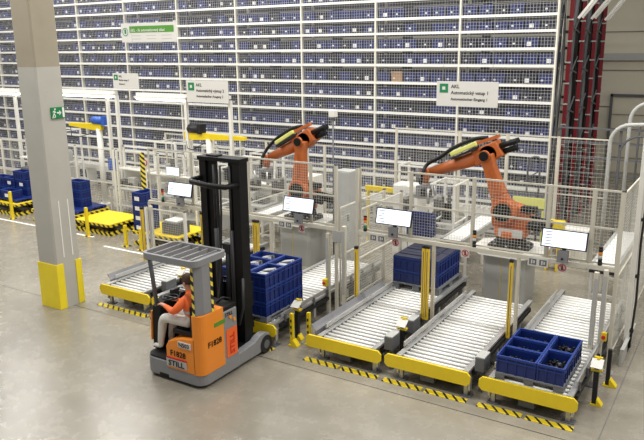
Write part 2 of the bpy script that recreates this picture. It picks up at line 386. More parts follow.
# ------------------------------------------------------------------ conveyors
RZ = 0.43            # top of the rollers
def conveyor(x0, x1, yend, label, guide=None, inl=.2, inr=.14):
    y0 = 9.38; cx = (x0+x1)/2
    t = thing('roller_conveyor', label, 'conveyor', (cx, y0, 0), group='pallet roller conveyors')
    rl, rr = x0+inl, x1-inr
    rm = MB().cyl((rl+.01-cx, 0, 0), (rr-.01-cx, 0, 0), .034, 10).mesh('roller', 'roller')
    n = int((yend-.12-(y0+.14))/.132)
    for i in range(n): link('roller', rm, t, (0, .13+i*.132, RZ-.034))
    for s_, xx in ((-1, rl), (1, rr)):
        part(t, 'side_rail', MB().box(xx-.025, y0+.03, RZ-.16, xx+.025, yend, RZ-.005).box(xx-.025*s_, y0+.03, RZ-.02, xx+.06*s_, yend, RZ+.02), 'zinc')
        part(t, 'cable_trunk', MB().box(xx+.03*s_, y0+.25, RZ-.13, xx+.09*s_, yend-.2, RZ-.06), 'dark')
        k = 0; y = y0+.12
        while y < yend:
            lg = part(t, 'leg', MB().box(xx-.03, y-.025, .015, xx+.03, y+.025, RZ-.1).box(xx+.04*s_, y-.04, .10, xx+.075*s_, y+.04, RZ-.12), 'zinc')
            part(t, 'foot_plate', MB().box(xx-.08, y-.07, 0, xx+.10, y+.07, .018), 'midgrey', lg)
            y += 1.3
    part(t, 'underside_shade', MB().box(rl+.03, y0+.06, RZ-.145, rr-.03, yend-.05, RZ-.135), 'dark')  # added dark sheet, stands in for the shade beneath the rollers
    for y in (y0+.25, y0+2.0, yend-.4):
        part(t, 'cross_member', MB().box(rl, y-.03, .2, rr, y+.03, .27), 'zinc')
    part(t, 'drive_unit', MB().box(cx-.14, y0+.10, .06, cx+.10, y0+.34, .22).cyl((cx-.3, y0+.2, .2), (cx-.14, y0+.2, .2), .07), 'midgrey')
    # yellow bumper with rounded ends
    w, h, c = x1-x0, .225, .055
    z0, z1 = .215, .44
    poly = [(x0+c,z0),(x1-c,z0),(x1,z0+c),(x1,z1-c),(x1-c,z1),(x0+c,z1),(x0,z1-c),(x0,z0+c)]
    part(t, 'bumper', MB().prism(poly, 'y', y0-.012, y0+.025), 'yellow', bevel=.006)
    for xx in (rl, rr): part(t, 'bumper_bracket', MB().box(xx-.03, y0+.025, .2, xx+.03, y0+.1, .4), 'steel_white')
    for a in (x0+.02, cx+.03):
        m_ = MB().box(a, y0-.145, 0, a+w/2-.05, y0-.015, .012)
        part(t, 'floor_stripe', m_, 'hazard')
    if guide:
        for s_ in guide:
            xx = rl-.05 if s_ < 0 else rr+.05
            part(t, 'guide_rail', MB().box(xx-.012, y0+.3, RZ+.05, xx+.012, yend-.4, RZ+.13), 'zinc')
            for k in range(8):
                y = y0+.4+k*(yend-y0-.9)/7
                part(t, 'guide_bracket', MB().box(xx-.012, y-.02, RZ-.05, xx+.04*s_, y+.02, RZ+.10), 'midgrey')
    return t
conveyor(-6.217, -4.75, 13.75, 'roller conveyor carrying the two-layer stack of blue crates', guide=(-1,), inl=.28, inr=.17)
conveyor(-4.683, -3.22, 12.95, 'empty roller conveyor in front of the right robot pedestal', guide=(-1,), inl=.26, inr=.10)
conveyor(-3.085, -1.64, 13.9, 'rightmost roller conveyor with one layer of open blue crates', guide=(-1, 1))
conveyor(-8.33, -6.865, 13.75, 'roller conveyor the forklift is serving with tall crate stack', guide=(1,))
conveyor(-9.95, -8.72, 12.95, 'roller conveyor hidden behind the forklift mast', inl=.12, inr=.12)
conveyor(-11.48, -10.01, 13.75, 'leftmost empty roller conveyor beside the concrete column', guide=(-1,), inr=.26)
# sheet metal guard along the carrying conveyor
def shield(x, y0, y1, s_, label):
    m_ = MB().prism([(x, RZ-.15), (x+.02, RZ-.15), (x+.02, RZ+.04), (x+.085*s_, RZ+.14), (x+.07*s_, RZ+.15), (x, RZ+.05)], 'y', y0, y1)
    return single('side_shield', m_, 'grey', label, 'guard', 'sheet metal side guards')
shield(-6.10, 9.5, 12.2, -1, 'grey sheet metal guard along the left edge of the crate conveyor')
shield(-11.40, 9.6, 12.0, -1, 'grey sheet metal guard along the leftmost conveyor')
# control boxes between conveyors
def control_box(x, y, label):
    t = thing('control_box', label, 'box', (x, y, 0), group='control boxes between the conveyors')
    part(t, 'stem', MB().box(x-.03, y-.03, 0, x+.03, y+.03, .40), 'midgrey')
    b = part(t, 'housing', MB().box(x-.075, y-.15, .40, x+.075, y+.15, .63), 'midgrey', bevel=.01)
    part(t, 'cover', MB().box(x-.07, y-.14, .63, x+.07, y+.14, .64), 'lightgrey', b)
control_box(-4.715, 9.72, 'grey control box between the crate conveyor and the empty conveyor')
control_box(-3.15, 9.72, 'grey control box between the empty conveyor and the rightmost one')
control_box(-4.715, 10.55, 'second grey control box by the light curtain pair')
control_box(-9.96, 9.9, 'grey control box beside the leftmost conveyor behind the driver')
def scanner(x, y, label, h=.66, foot=True):
    t = thing('scanner_stand', label, 'scanner', (x, y, 0), group='scanner stands beside the conveyors')
    part(t, 'post', MB().box(x-.035, y-.03, .02, x+.035, y+.03, h-.05), 'dark')
    part(t, 'base', MB().prism([(x-.05, 0), (x+.12, 0), (x+.12, .015), (x+.05, .10), (x+.037, .10), (x+.037, .02), (x-.05, .02)], 'y', y-.06, y+.06), 'yellow')
    part(t, 'bracket', MB().box(x-.08, y-.04, h-.09, x+.08, y+.05, h-.06), 'yellow')
    m_ = MB(); n = Vector((0, -.55, .84)); c = Vector((x, y-.02, h+.03)); a = Vector((1, 0, 0)); b = n.cross(a)
    vs = [c+a*i*.085+b*j*.085+n*k*.01 for k in (-1, 1) for i, j in ((-1,-1),(1,-1),(1,1),(-1,1))]
    m_._add(vs, [(0,1,2,3),(7,6,5,4),(0,4,5,1),(1,5,6,2),(2,6,7,3),(3,7,4,0)])
    part(t, 'plate', m_, 'sign_white')
    part(t, 'top_clamp', MB().box(x-.06, y+.05, h+.08, x+.06, y+.08, h+.11).box(x-.02, y+.03, h-.08, x+.02, y+.07, h+.1), 'yellow')
scanner(-4.715, 10.12, 'white plate on a post between the crate conveyor and the empty one')
scanner(-1.56, 10.22, 'white plate with yellow brackets right of the rightmost conveyor', .64)
scanner(-6.78, 9.95, 'white plate on yellow-footed post beside the forklift crate stack', .66)
scanner(-9.96, 10.28, 'white plate on a post behind the forklift driver', .66)
def reflector(x, y, label):
    t = thing('sensor_post', label, 'post', (x, y, 0), group='yellow footed sensor posts')
    part(t, 'post', MB().box(x-.03, y-.03, .02, x+.03, y+.03, .62), 'yellow' if x < -2 else 'dark')
    for z in (.22, .34, .46): part(t, 'slot', MB().box(x-.015, y-.04, z, x+.015, y-.034, z+.05), 'dark')
    part(t, 'base', MB().prism([(x-.06, 0), (x+.14, 0), (x+.14, .02), (x+.05, .12), (x+.031, .12), (x+.031, .02), (x-.06, .02)], 'y', y-.06, y+.06), 'yellow')
reflector(-6.70, 9.66, 'yellow slotted sensor post right of the forklift wheel')
reflector(-6.46, 9.85, 'yellow slotted sensor post left of the crate conveyor bumper')
reflector(-1.50, 10.95, 'dark sensor post with yellow foot by the right fence')

# ------------------------------------------------------------------ pallets and crates
BH = 0.27
def bin_meshes(w, d, h=BH):
    b = MB(); t_ = .016; o = .02
    x, y = w/2-o, d/2-o
    b.box(-x, -y, 0, x, y, .02)
    b.box(-x, -y, .02, x, -y+t_, h-.03).box(-x, y-t_, .02, x, y, h-.03).box(-x, -y+t_, .02, -x+t_, y-t_, h-.03).box(x-t_, -y+t_, .02, x, y-t_, h-.03)
    nx_, ny_ = (4, 3) if w > d else (3, 4)
    for i in range(nx_+1):
        xx = -x + 2*x*i/nx_
        for s_ in (-1, 1): b.box(xx-.012, s_*y, .0, xx+.012, s_*(y+.016), h-.03)
    for i in range(ny_+1):
        yy = -y + 2*y*i/ny_
        for s_ in (-1, 1): b.box(s_*x, yy-.012, 0, s_*(x+.016), yy+.012, h-.03)
    r = MB(); X, Y = w/2-.002, d/2-.002
    for zz0, zz1 in ((h-.032, h), (h-.085, h-.07)):
        q = .025 if zz1 == h else .02
        r.box(-X, -Y, zz0, X, -Y+q, zz1).box(-X, Y-q, zz0, X, Y, zz1).box(-X, -Y+q, zz0, -X+q, Y-q, zz1).box(X-q, -Y+q, zz0, X, Y-q, zz1)
    return b.mesh('crate', 'blue'), r.mesh('rim', 'blue_rim')
BM = {0: bin_meshes(.597, .397), 1: bin_meshes(.397, .597)}
def contents(w, d, kind):
    b = MB(); rnd = random.Random(kind+str(w))
    if kind == 'dark':
        b.box(-w/2+.04, -d/2+.04, .021, w/2-.04, d/2-.04, .12)
        for i in range(46):
            p = Vector((rnd.uniform(-w/2+.09, w/2-.09), rnd.uniform(-d/2+.09, d/2-.09), rnd.uniform(.12, .17))); a = rnd.uniform(0, 6.3)
            q = p + Vector((math.cos(a)*.05, math.sin(a)*.05, rnd.uniform(-.02, .03)))
            b.cyl(p, q, .018, 6, rnd.choice((0, 0, 0, 0, 0, 2)))
    else:
        b.box(-w/2+.04, -d/2+.04, .021, w/2-.04, d/2-.04, .14, 1)
        for i in range(7):
            a = rnd.uniform(-.5, .5); yy = -d/2+.09+i*(d-.18)/6
            v = Vector((math.cos(a), math.sin(a), 0)) if w > d else Vector((math.cos(a), math.sin(a)*.5, 0))
            L = min(w, d)/2-.07
            b.bar(Vector((0, yy, .18))-v*L, Vector((0, yy, .20+rnd.uniform(-.02, .04)))+v*L, .05, .07, 1 if i % 3 else 2)
    return b.mesh('contents', ['black', 'grey_parts', 'midgrey'])
CM = {(k, o_): contents(*((.56, .36) if o_ == 0 else (.36, .56)), k) for k in ('dark', 'parts') for o_ in (0, 1)}
labelm = MB().box(-.09, -.206, .05, .09, -.202, .16).mesh('crate_label', 'label_white')
def crate(x, y, z, o_, label, group, fill=None, lab=False):
    b = link('crate', BM[o_][0], loc=(x, y, z)); tag(b, label, 'crate', group)
    link('rim', BM[o_][1], b)
    if fill: link('contents', CM[(fill, o_)], b, stuff=True)
    if lab: link('crate_label', labelm, b, (0, 0, 0) if o_ == 0 else (0, -.1, 0))
    return b
def pallet(x0, y0, z0, w, d, label, m='pallet_grey', h=.10):
    t = thing('plastic_pallet', label, 'pallet', (x0+w/2, y0+d/2, z0), group='pallets under crates')
    part(t, 'deck', MB().box(x0, y0, z0+h-.035, x0+w, y0+d, z0+h-.001), m, bevel=.006)
    for fx in (0, .5, 1):
        for fy in (0, .5, 1):
            part(t, 'block', MB().box(x0+fx*(w-.14), y0+fy*(d-.14), z0+.018, x0+fx*(w-.14)+.14, y0+fy*(d-.14)+.14, z0+h-.035), m)
    for fx in (0, .5, 1):
        part(t, 'skid', MB().box(x0+fx*(w-.14), y0, z0+.001, x0+fx*(w-.14)+.14, y0+d, z0+.018), m)
    return t
POS = [(.3, .2, 0, 'front left'), (.3, .6, 0, 'middle left'), (.3, 1.0, 0, 'back left'), (.8, .3, 1, 'front right'), (.8, .9, 1, 'back right')]
def layer(x0, y0, z, tier, where, fill=None):
    for i, (px, py, o_, nm) in enumerate(POS):
        crate(x0+px, y0+py, z, o_, f'{nm} blue crate{" filled with " + ("black parts" if fill == "dark" else "grey parts") if fill else ""}, {tier}{where}', 'crates ' + where, fill)
pallet(-2.87, 9.47, RZ, 1.0, 1.2, 'grey pallet under the single layer of crates on the rightmost conveyor')
layer(-2.87, 9.47, RZ+.10, '', 'on the rightmost conveyor', 'dark')
pallet(-5.99, 12.32, RZ+.0, 1.04, 1.25, 'grey pallet under the two-layer crate stack by the light curtain', h=.14)
layer(-5.99, 12.33, RZ+.14, 'lower layer ', 'of the two-layer stack')
layer(-5.99, 12.33, RZ+.14+BH, 'upper layer ', 'of the two-layer stack', None)
lidm = MB().box(-.29, -.19, 0, .29, .19, .02).box(-.25, -.006, .02, .25, .006, .035)
for i, (px, py, o_, nm) in enumerate(POS):
    o = link('lid', lidm.mesh('lid', 'rackblue_dark'), loc=(-5.99+px, 12.33+py, RZ+.14+2*BH), rz=0 if o_ == 0 else math.pi/2)
    tag(o, f'dark lid of the {nm} crate on the two-layer stack', 'lid', 'lids on the two-layer stack')
pallet(-8.06, 9.38, RZ+.03, 1.0, 1.2, 'grey pallet under the three-layer crate stack on the forks')
for k, nm in enumerate(('bottom', 'middle', 'top')):
    layer(-8.06, 9.38, RZ+.13+BH*k, nm + ' layer ', 'of the forklift stack', 'parts' if k == 2 else None)

# ------------------------------------------------------------------ fence of the robot cells
FY = 11.42
def wire_panel(p0, p1, z0, z1, cell=.05, r=.0017):
    """mesh wires between two ground points p0,p1"""
    a = Vector((p0[0], p0[1], 0)); b = Vector((p1[0], p1[1], 0)); L = (b-a).length; d = (b-a)/L; m_ = MB()
    n = max(2, int(L/cell)); k = max(2, int((z1-z0)/cell))
    for i in range(1, n):
        q = a+d*(L*i/n); m_.box(q.x-r, q.y-r, z0, q.x+r, q.y+r, z1)
    for j in range(1, k):
        z = z0+(z1-z0)*j/k; m_.bar(a+Vector((0, 0, z)), b+Vector((0, 0, z)), 2*r, 2*r)
    return m_
def fence_panel(p0, p1, z0, z1, label, mids=(), cell=.052, group='mesh fence panels', fr=.032):
    t = thing('mesh_fence', label, 'fence', ((p0[0]+p1[0])/2, (p0[1]+p1[1])/2, z0), group=group)
    P = lambda p, z: (p[0], p[1], z)
    for z in (z0+fr/2, z1-fr/2): part(t, 'frame_rail', MB().bar(P(p0, z), P(p1, z), fr*.7, fr), 'steel_beige')
    for p in (p0, p1): part(t, 'frame_stile', MB().bar(P(p, z0+fr), P(p, z1-fr), fr, fr*.7), 'steel_beige')
    for z in mids: part(t, 'mid_rail', MB().bar(P(p0, z), P(p1, z), .03, .03), 'steel_beige')
    part(t, 'wire_mesh', wire_panel(p0, p1, z0+fr, z1-fr, cell), 'wire', stuff=True)
    return t
def fence_post(x, y, h, label, w=.06, m='steel_beige'):
    t = thing('fence_post', label, 'post', (x, y, 0), group='fence posts')
    part(t, 'post', MB().box(x-w/2, y-w/2, .012, x+w/2, y+w/2, h), m, bevel=.006)
    part(t, 'base_plate', MB().box(x-.09, y-.09, 0, x+.09, y+.09, .012), 'zinc')
    part(t, 'cap', MB().box(x-w/2-.003, y-w/2-.003, h, x+w/2+.003, y+w/2+.003, h+.012), 'dark')
    return t
PX = [(-11.95, 'left of the leftmost conveyor'), (-9.955, 'right of the leftmost conveyor'), (-8.40, 'left of the forklift conveyor'), (-6.80, 'right of the forklift conveyor'),
      (-6.32, 'left of the crate conveyor'), (-4.716, 'between the crate and the empty conveyor'), (-3.152, 'between the empty and the rightmost conveyor'), (-1.585, 'right of the rightmost conveyor')]
for x, nm in PX: fence_post(x, FY, 3.06 if x in (-6.80, -6.32, -1.585, -9.955) else 1.78, 'beige fence post ' + nm)
for x, nm in ((-5.22, 'behind the crate conveyor monitor'), (-4.02, 'above the empty conveyor'), (-2.72, 'left of the rightmost monitor'), (-2.02, 'right of the rightmost monitor'), (-7.42, 'right of the forklift conveyor monitor'), (-9.0, 'above the hidden conveyor'), (-10.6, 'right of the leftmost monitor')):
    single('fence_stile', MB().box(x-.022, FY+.03, 1.75, x+.022, FY+.075, 3.06), 'steel_beige', 'short beige fence upright ' + nm, 'post', 'short fence uprights')
for a, b, nm in ((-11.95, -9.955, 'over the leftmost conveyor'), (-9.955, -6.83, 'over the forklift conveyor'), (-6.29, -4.0, 'over the crate conveyor'), (-4.0, -1.61, 'over the empty and rightmost conveyors')):
    single('crossbar', MB().box(a, FY-.04, 1.745, b, FY+.03, 1.825), 'steel_beige', 'horizontal beige crossbar ' + nm, 'bar', 'fence crossbars', bevel=.006)
segs = [(-11.93, -10.62, 'above the leftmost conveyor'), (-10.58, -9.99, 'right of the leftmost monitor'), (-9.92, -9.02, 'behind the forklift mast left'), (-8.98, -7.44, 'above the hidden conveyor'), (-7.40, -6.84, 'right of the forklift conveyor monitor'),
        (-6.28, -5.24, 'left over the crate conveyor'), (-5.20, -4.04, 'right over the crate conveyor'), (-4.00, -2.74, 'in front of the right robot base'), (-2.70, -2.04, 'behind the rightmost monitor'), (-2.00, -1.62, 'narrow, next to the right fence post')]
for a, b, nm in segs:
    fence_panel((a, FY+.05), (b, FY+.05), 1.83, 3.06, 'wire mesh fence panel ' + nm, mids=(2.43,))
# side fences running back
for x, nm in ((-6.36, 'left of the crate stack'), (-6.78, 'right of the forklift conveyor, running back')):
    fence_panel((x, FY+.12), (x, FY+2.0), .15, 2.2, 'wire mesh side fence ' + nm, mids=(1.2,), cell=.055)
    fence_post(x, FY+2.05, 2.22, 'beige rear post of the side fence ' + nm)
fence_panel((-1.6, FY+.12), (-1.6, 13.5), .2, 3.0, 'wire mesh side fence at the right edge of the cell, front part', mids=(1.6,), cell=.055)
fence_panel((-1.6, 13.6), (-1.6, 16.8), .2, 3.0, 'wire mesh side fence at the right edge of the cell, rear part', mids=(1.6,), cell=.055)
fence_post(-1.6, 13.55, 3.02, 'beige middle post of the right side fence')
fence_post(-1.6, 16.85, 3.02, 'beige rear post of the right side fence')
fence_panel((-11.4, 13.9), (-11.4, 17.4), .2, 2.3, 'wire mesh side fence at the left edge of the cell', mids=(1.2,), cell=.07)
fence_post(-11.4, 13.85, 2.32, 'beige front post of the left side fence')
fence_post(-11.4, 17.46, 2.32, 'beige rear post of the left side fence')
# back fence in front of the rack
xs = [-17.6, -15.4, -13.2, -11.0, -8.6, -6.7, -5.4, -4.1, -2.9]
for i in range(len(xs)-1):
    fence_panel((xs[i]+.03, 17.8), (xs[i+1]-.03, 17.8), .15, 3.05 if i > 3 else 2.4, f'tall mesh panel in front of the rack, {ORD[i]} from the left', mids=(1.6,), cell=.10, group='back fence panels')
for i, x in enumerate(xs): fence_post(x, 17.8, 3.07 if i > 3 else 2.42, f'{ORD[i]} post from the left in the back fence by the rack', .05)

# light curtains
def curtain(x, y, label, n=1, h=1.72):
    t = thing('light_curtain', label, 'light curtain', (x, y, 0), group='light curtain columns')
    part(t, 'base', MB().box(x-.08, y-.08, 0, x+.08, y+.08, .02), 'zinc')
    for i in range(n):
        xx = x+(i-(n-1)/2)*.075
        part(t, 'housing', MB().box(xx-.032, y-.03, .34, xx+.032, y+.03, h), 'curtain_yellow', bevel=.006)
        part(t, 'lens_strip', MB().box(xx-.006, y-.034, .4, xx+.006, y-.03, h-.06), 'midgrey')
        part(t, 'end_cap', MB().box(xx-.034, y-.032, h, xx+.034, y+.032, h+.05), 'dark')
        part(t, 'stem', MB().box(xx-.025, y-.02, .02, xx+.025, y+.02, .34), 'midgrey')
curtain(-4.80, 11.25, 'pair of yellow light curtain columns beside the two-layer crate stack', 2)
curtain(-3.21, 11.20, 'yellow light curtain column between the empty and rightmost conveyor', 1)
curtain(-6.25, 11.25, 'yellow light curtain column left of the crate conveyor', 1, 1.5)
curtain(-8.68, 11.25, 'pair of yellow light curtain columns behind the forklift mast', 2)
curtain(-10.13, 11.25, 'pair of yellow light curtain columns left of the forklift mast', 2)
curtain(-12.05, 11.25, 'yellow light curtain column behind the leftmost conveyor', 1, 1.62)
for i, (x, y, h, nm) in enumerate(((-1.86, 11.3, 1.74, 'right of the rightmost conveyor, nearer'), (-1.72, 11.3, 1.80, 'right of the rightmost conveyor, farther'), (-6.95, 11.35, 1.7, 'in the corner right of the forklift conveyor'), (-6.55, 11.3, 1.9, 'between the two side fences'), (-11.8, 11.3, 1.72, 'behind the leftmost conveyor'))):
    t = thing('mirror_column', 'white mirror column ' + nm, 'column', (x, y, 0), group='white mirror columns')
    part(t, 'housing', MB().box(x-.036, y-.04, .02, x+.036, y+.04, h), 'steel_beige', bevel=.008)
    part(t, 'base', MB().box(x-.09, y-.09, 0, x+.09, y+.09, .02), 'zinc')
    part(t, 'mirror', MB().box(x-.03, y-.05, .5, x+.03, y-.045, h-.1), 'lightgrey')
# monitors
for x, nm in ((-2.40, 'over the rightmost conveyor'), (-5.47, 'over the crate conveyor'), (-7.59, 'over the forklift conveyor'), (-10.80, 'over the leftmost conveyor')):
    t = thing('monitor', 'flat monitor with white screen on the crossbar ' + nm, 'monitor', (x, 11.33, 1.83), group='conveyor monitors')
    n = Vector((0, -.97, .24)).normalized(); a = Vector((1, 0, 0)); b = n.cross(a)*1; b = b if b.z > 0 else -b
    c = Vector((x, 11.27, 2.215))
    def slab(w, h, o0, o1, c=c, a=a, b=b, n=n):
        vs = [c+a*i*w+b*j*h+n*o for o in (o0, o1) for i, j in ((-1,-1),(1,-1),(1,1),(-1,1))]
        return MB()._add(vs, [(0,1,2,3),(7,6,5,4),(0,4,5,1),(1,5,6,2),(2,6,7,3),(3,7,4,0)])
    part(t, 'bezel', slab(.365, .155, -.03, .01), 'dark')
    s_ = part(t, 'screen', slab(.345, .137, .010, .013), 'screen')
    for k in range(5):
        q = c+b*(.10-.05*k)+n*.014-a*.24
        m_ = MB(); vs = [q+a*i*(.05 if k % 2 else .07)+b*j*.006+n*o for o in (0, .001) for i, j in ((-1,-1),(1,-1),(1,1),(-1,1))]
        m_._add(vs, [(0,1,2,3),(7,6,5,4),(0,4,5,1),(1,5,6,2),(2,6,7,3),(3,7,4,0)])
        part(t, 'text_line', m_, 'grey', s_)
    part(t, 'arm', MB().box(x-.03, 11.30, 1.82, x+.03, 11.36, 2.2).box(x-.08, 11.28, 2.16, x+.08, 11.34, 2.28), 'dark')
    t = thing('junction_box', 'grey junction box under the monitor ' + nm, 'box', (x, 11.29, 1.83), group='junction boxes under the monitors')
    part(t, 'housing', MB().box(x-.09, 11.22, 1.83, x+.09, 11.295, 2.03), 'grey', bevel=.01)
    part(t, 'key_switch', MB().cyl((x, 11.22, 1.9), (x, 11.20, 1.9), .02, 8), 'dark')
def ban_sign(x, z, label, y=FY-.05):
    t = thing('prohibition_sign', label, 'sign', (x, y, z), group='no entry signs on the crossbars')
    part(t, 'plate', MB().box(x-.075, y-.006, z-.075, x+.075, y, z+.085), 'sign_white')
    ring = [(x+.058*math.cos(2*math.pi*k/16), y-.008, z+.005+.058*math.sin(2*math.pi*k/16)) for k in range(17)]
    part(t, 'red_ring', MB().tube(ring, .008, 4), 'red')
    part(t, 'figure', MB().box(x-.015, y-.009, z-.035, x+.018, y-.006, z+.02).cyl((x, y-.009, z+.035), (x, y-.006, z+.035), .014, 8), 'dark')
    part(t, 'red_bar', MB().bar((x-.04, y-.011, z+.045), (x+.04, y-.011, z-.035), .004, .012), 'red')
for x, nm in ((-5.47, 'under the crate conveyor monitor'), (-4.10, 'on the crossbar over the empty conveyor'), (-7.59, 'under the forklift conveyor monitor'), (-2.42, 'under the rightmost monitor')):
    ban_sign(x, 1.70, 'small white sign with red crossed circle ' + nm, FY-.05)
for x, nm in ((-5.86, 'left of the crate conveyor monitor box'), (-8.0, 'left of the forklift conveyor monitor box'), (-2.82, 'left of the rightmost monitor box')):
    t = thing('notice_plate', 'white notice plate with two dark pictograms ' + nm, 'sign', (x, FY-.05, 1.68), group='notice plates on the crossbars')
    part(t, 'plate', MB().box(x-.17, FY-.055, 1.66, x+.17, FY-.046, 1.81), 'sign_white')
    for q in (-.085, .085):
        pm = part(t, 'pictogram', MB().box(x+q-.06, FY-.058, 1.685, x+q+.06, FY-.055, 1.785), 'midgrey')
        part(t, 'symbol', MB().box(x+q-.03, FY-.060, 1.70, x+q-.005, FY-.058, 1.77).box(x+q+.01, FY-.06, 1.71, x+q+.035, FY-.058, 1.76), 'sign_white', pm)
def stack_light(x, y, z, label):
    t = thing('signal_tower', label, 'signal light', (x, y, z), group='signal towers')
    part(t, 'base', MB().cyl((x, y, z), (x, y, z+.06), .035, 10), 'dark')
    for k, m_ in enumerate(('green', 'sign_white', 'amber', 'red')):
        part(t, 'lens', MB().cyl((x, y, z+.06+k*.055), (x, y, z+.11+k*.055), .032, 10), m_ if k in (1, 2) or x < -5 else 'dark')
    part(t, 'cap', MB().cyl((x, y, z+.28), (x, y, z+.30), .035, 10), 'black')
stack_light(-6.15, FY-.0, 1.825, 'signal tower with coloured lenses left of the crate conveyor monitor')
stack_light(-1.85, FY-.0, 1.825, 'dark signal tower right of the rightmost monitor')
stack_light(-3.96, FY-.0, 1.825, 'dark signal tower on the crossbar in front of the right robot')
stack_light(-11.5, FY-.0, 1.825, 'signal tower left of the leftmost monitor')
o = single('operator_panel', MB().box(-6.86, FY-.06, 1.52, -6.66, FY-.035, 1.76), 'lightgrey', 'pale grey operator panel hanging on the post right of forklift conveyor', 'panel', bevel=.006)
o = single('emergency_button', MB().box(-1.70, 11.22, .62, -1.62, 11.28, .76).cyl((-1.66, 11.22, .69), (-1.66, 11.18, .69), .03, 10, 1), ['yellow', 'red'], 'yellow emergency stop box with red button on the right column', 'button')
o = single('emergency_button', MB().box(-7.0, 11.20, .62, -6.92, 11.30, .76).cyl((-6.96, 11.20, .69), (-6.96, 11.17, .69), .03, 10, 1), ['yellow', 'red'], 'yellow emergency stop box by the forklift conveyor corner', 'button')

# ------------------------------------------------------------------ robots
def robot(cx, cy, sh, el, wr, side, grip):
    """points relative to (cx, cy): (x, z) in the arm plane"""
    ped = thing('robot_pedestal', f'pale grey steel pedestal carrying the {side} robot', 'pedestal', (cx, cy, 0), group='robot pedestals')
    part(ped, 'body', MB().prism(chamf(cx-.45, cx+.45, cy-.45, cy+.45, .06), 'z', 0, 1.05), 'lightgrey')
    part(ped, 'top_plate', MB().prism(chamf(cx-.74, cx+.74, cy-.70, cy+.70, .30), 'z', 1.05, 1.09), 'steel_white')
    part(ped, 'panel_seam', MB().box(cx-.05, cy-.456, .05, cx-.04, cy-.45, 1.0), 'yellow')
    t = thing('industrial_robot', f'orange six axis robot arm, {side} of the two, with yellow hose pack', 'robot', (cx, cy, 1.09), group='industrial robots')
    P = lambda x, z, dy=0: Vector((cx+x, cy+dy, z))
    b = part(t, 'base', MB().prism(chamf(cx-.42, cx+.42, cy-.38, cy+.38, .12), 'z', 1.09, 1.17).cyl((cx, cy, 1.17), (cx, cy, 1.38), .34, 18, 0, .30), 'dark')
    for k in range(8):
        a = k*math.pi/4; part(t, 'bolt', MB().cyl((cx+.37*math.cos(a), cy+.33*math.sin(a), 1.17), (cx+.37*math.cos(a), cy+.33*math.sin(a), 1.20), .025, 6), 'zinc', b)
    car = MB().cyl((cx, cy, 1.36), (cx, cy, 1.52), .36, 18).prism([(cx-.40, 1.50), (cx+.42, 1.50), (cx+.46, 1.72), (cx+.20, 2.0), (cx+sh[0]-.16, sh[1]+.22), (cx+sh[0]-.30, sh[1]), (cx-.44, 1.64)], 'y', cy-.06, cy+.27)
    part(t, 'carousel', car, 'robot_orange', bevel=.03)
    part(t, 'name_plate', MB().box(cx-.18, cy-.335, 1.40, cx+.32, cy-.30, 1.56).box(cx-.18, cy-.31, 1.46, cx+.3, cy-.06, 1.50), 'lightgrey')
    part(t, 'motor', MB().cyl((cx+.36, cy+.05, 1.72), (cx+.82, cy+.05, 1.66), .11, 12).cyl((cx+.38, cy-.16, 1.66), (cx+.66, cy-.16, 1.62), .09, 12).box(cx+.2, cy-.1, 1.9, cx+.5, cy+.1, 2.02), 'black')
    S, E_, W = P(*sh), P(*el), P(*wr)
    part(t, 'shoulder_joint', MB().cyl(S+Vector((0, -.28, 0)), S+Vector((0, .05, 0)), .26, 20), 'robot_orange', bevel=.015)
    part(t, 'shoulder_gearbox', MB().cyl(S+Vector((0, -.33, 0)), S+Vector((0, -.28, 0)), .19, 18), 'black')
    u = (E_-S).normalized(); nrm = Vector((-u.z, 0, u.x))
    la = MB(); y0_, y1_ = cy-.25, cy-.02
    for (q0, w0), (q1, w1) in (((S, .20), (S+u*.35, .17)), ((S+u*.35, .165), (E_-u*.25, .125)), ((E_-u*.25, .125), (E_, .15))):
        la.prism([(p.x, p.z) for p in (q0-nrm*w0, q0+nrm*w0, q1+nrm*w1, q1-nrm*w1)], 'y', y0_, y1_)
    part(t, 'lower_arm', la, 'robot_orange', bevel=.025)
    for f_ in (.35, .6): part(t, 'arm_rib', MB().bar(S+u*.3+Vector((0, -.145-.11, 0))+nrm*(f_-.5)*.2, E_-u*.3+Vector((0, -.145-.11, 0))+nrm*(f_-.5)*.2, .02, .02), 'robot_orange')
    part(t, 'elbow_joint', MB().cyl(E_+Vector((0, -.05, 0)), E_+Vector((0, .28, 0)), .19, 16).cyl(E_+Vector((0, -.30, 0)), E_+Vector((0, -.24, 0)), .12, 14), 'robot_orange')
    part(t, 'elbow_gearbox', MB().cyl(E_+Vector((0, -.33, .0)), E_+Vector((0, -.30, .0)), .10, 14), 'black')
    v = (W-E_).normalized(); nv = Vector((-v.z, 0, v.x))
    nv = nv if nv.z > 0 else -nv
    hs = MB(); hs.prism([(p.x, p.z) for p in (E_+v*.35-nv*.17, E_+v*.35+nv*.18, E_-v*.25+nv*.24, E_-v*.32-nv*.12)], 'y', cy-.05, cy+.26)
    part(t, 'elbow_housing', hs, 'robot_orange', bevel=.03)
    fa = MB().cyl(E_+v*.30+Vector((0, .1, 0)), W-v*.12+Vector((0, .1, 0)), .17, 14, 0, .105)
    part(t, 'forearm', fa, 'robot_orange')
    mo = MB()
    for dy, dz in ((-.02, .10), (.12, .10), (.05, -.04)): mo.cyl(E_-v*.25+Vector((0, dy+.05, dz)), E_-v*.62+Vector((0, dy+.05, dz)), .062, 10)
    part(t, 'wrist_motor', mo, 'black')
    part(t, 'wrist', MB().cyl(W+Vector((0, -.03, 0)), W+Vector((0, .23, 0)), .115, 14).cyl(W+Vector((0, .1, 0)), W+Vector((-.05, .1, -.2)), .10, 12), 'robot_orange')
    # hose pack
    h0, h1 = E_+v*.15+nv*.30+Vector((0, -.05, 0)), E_+v*.78+nv*.24+Vector((0, -.05, 0))
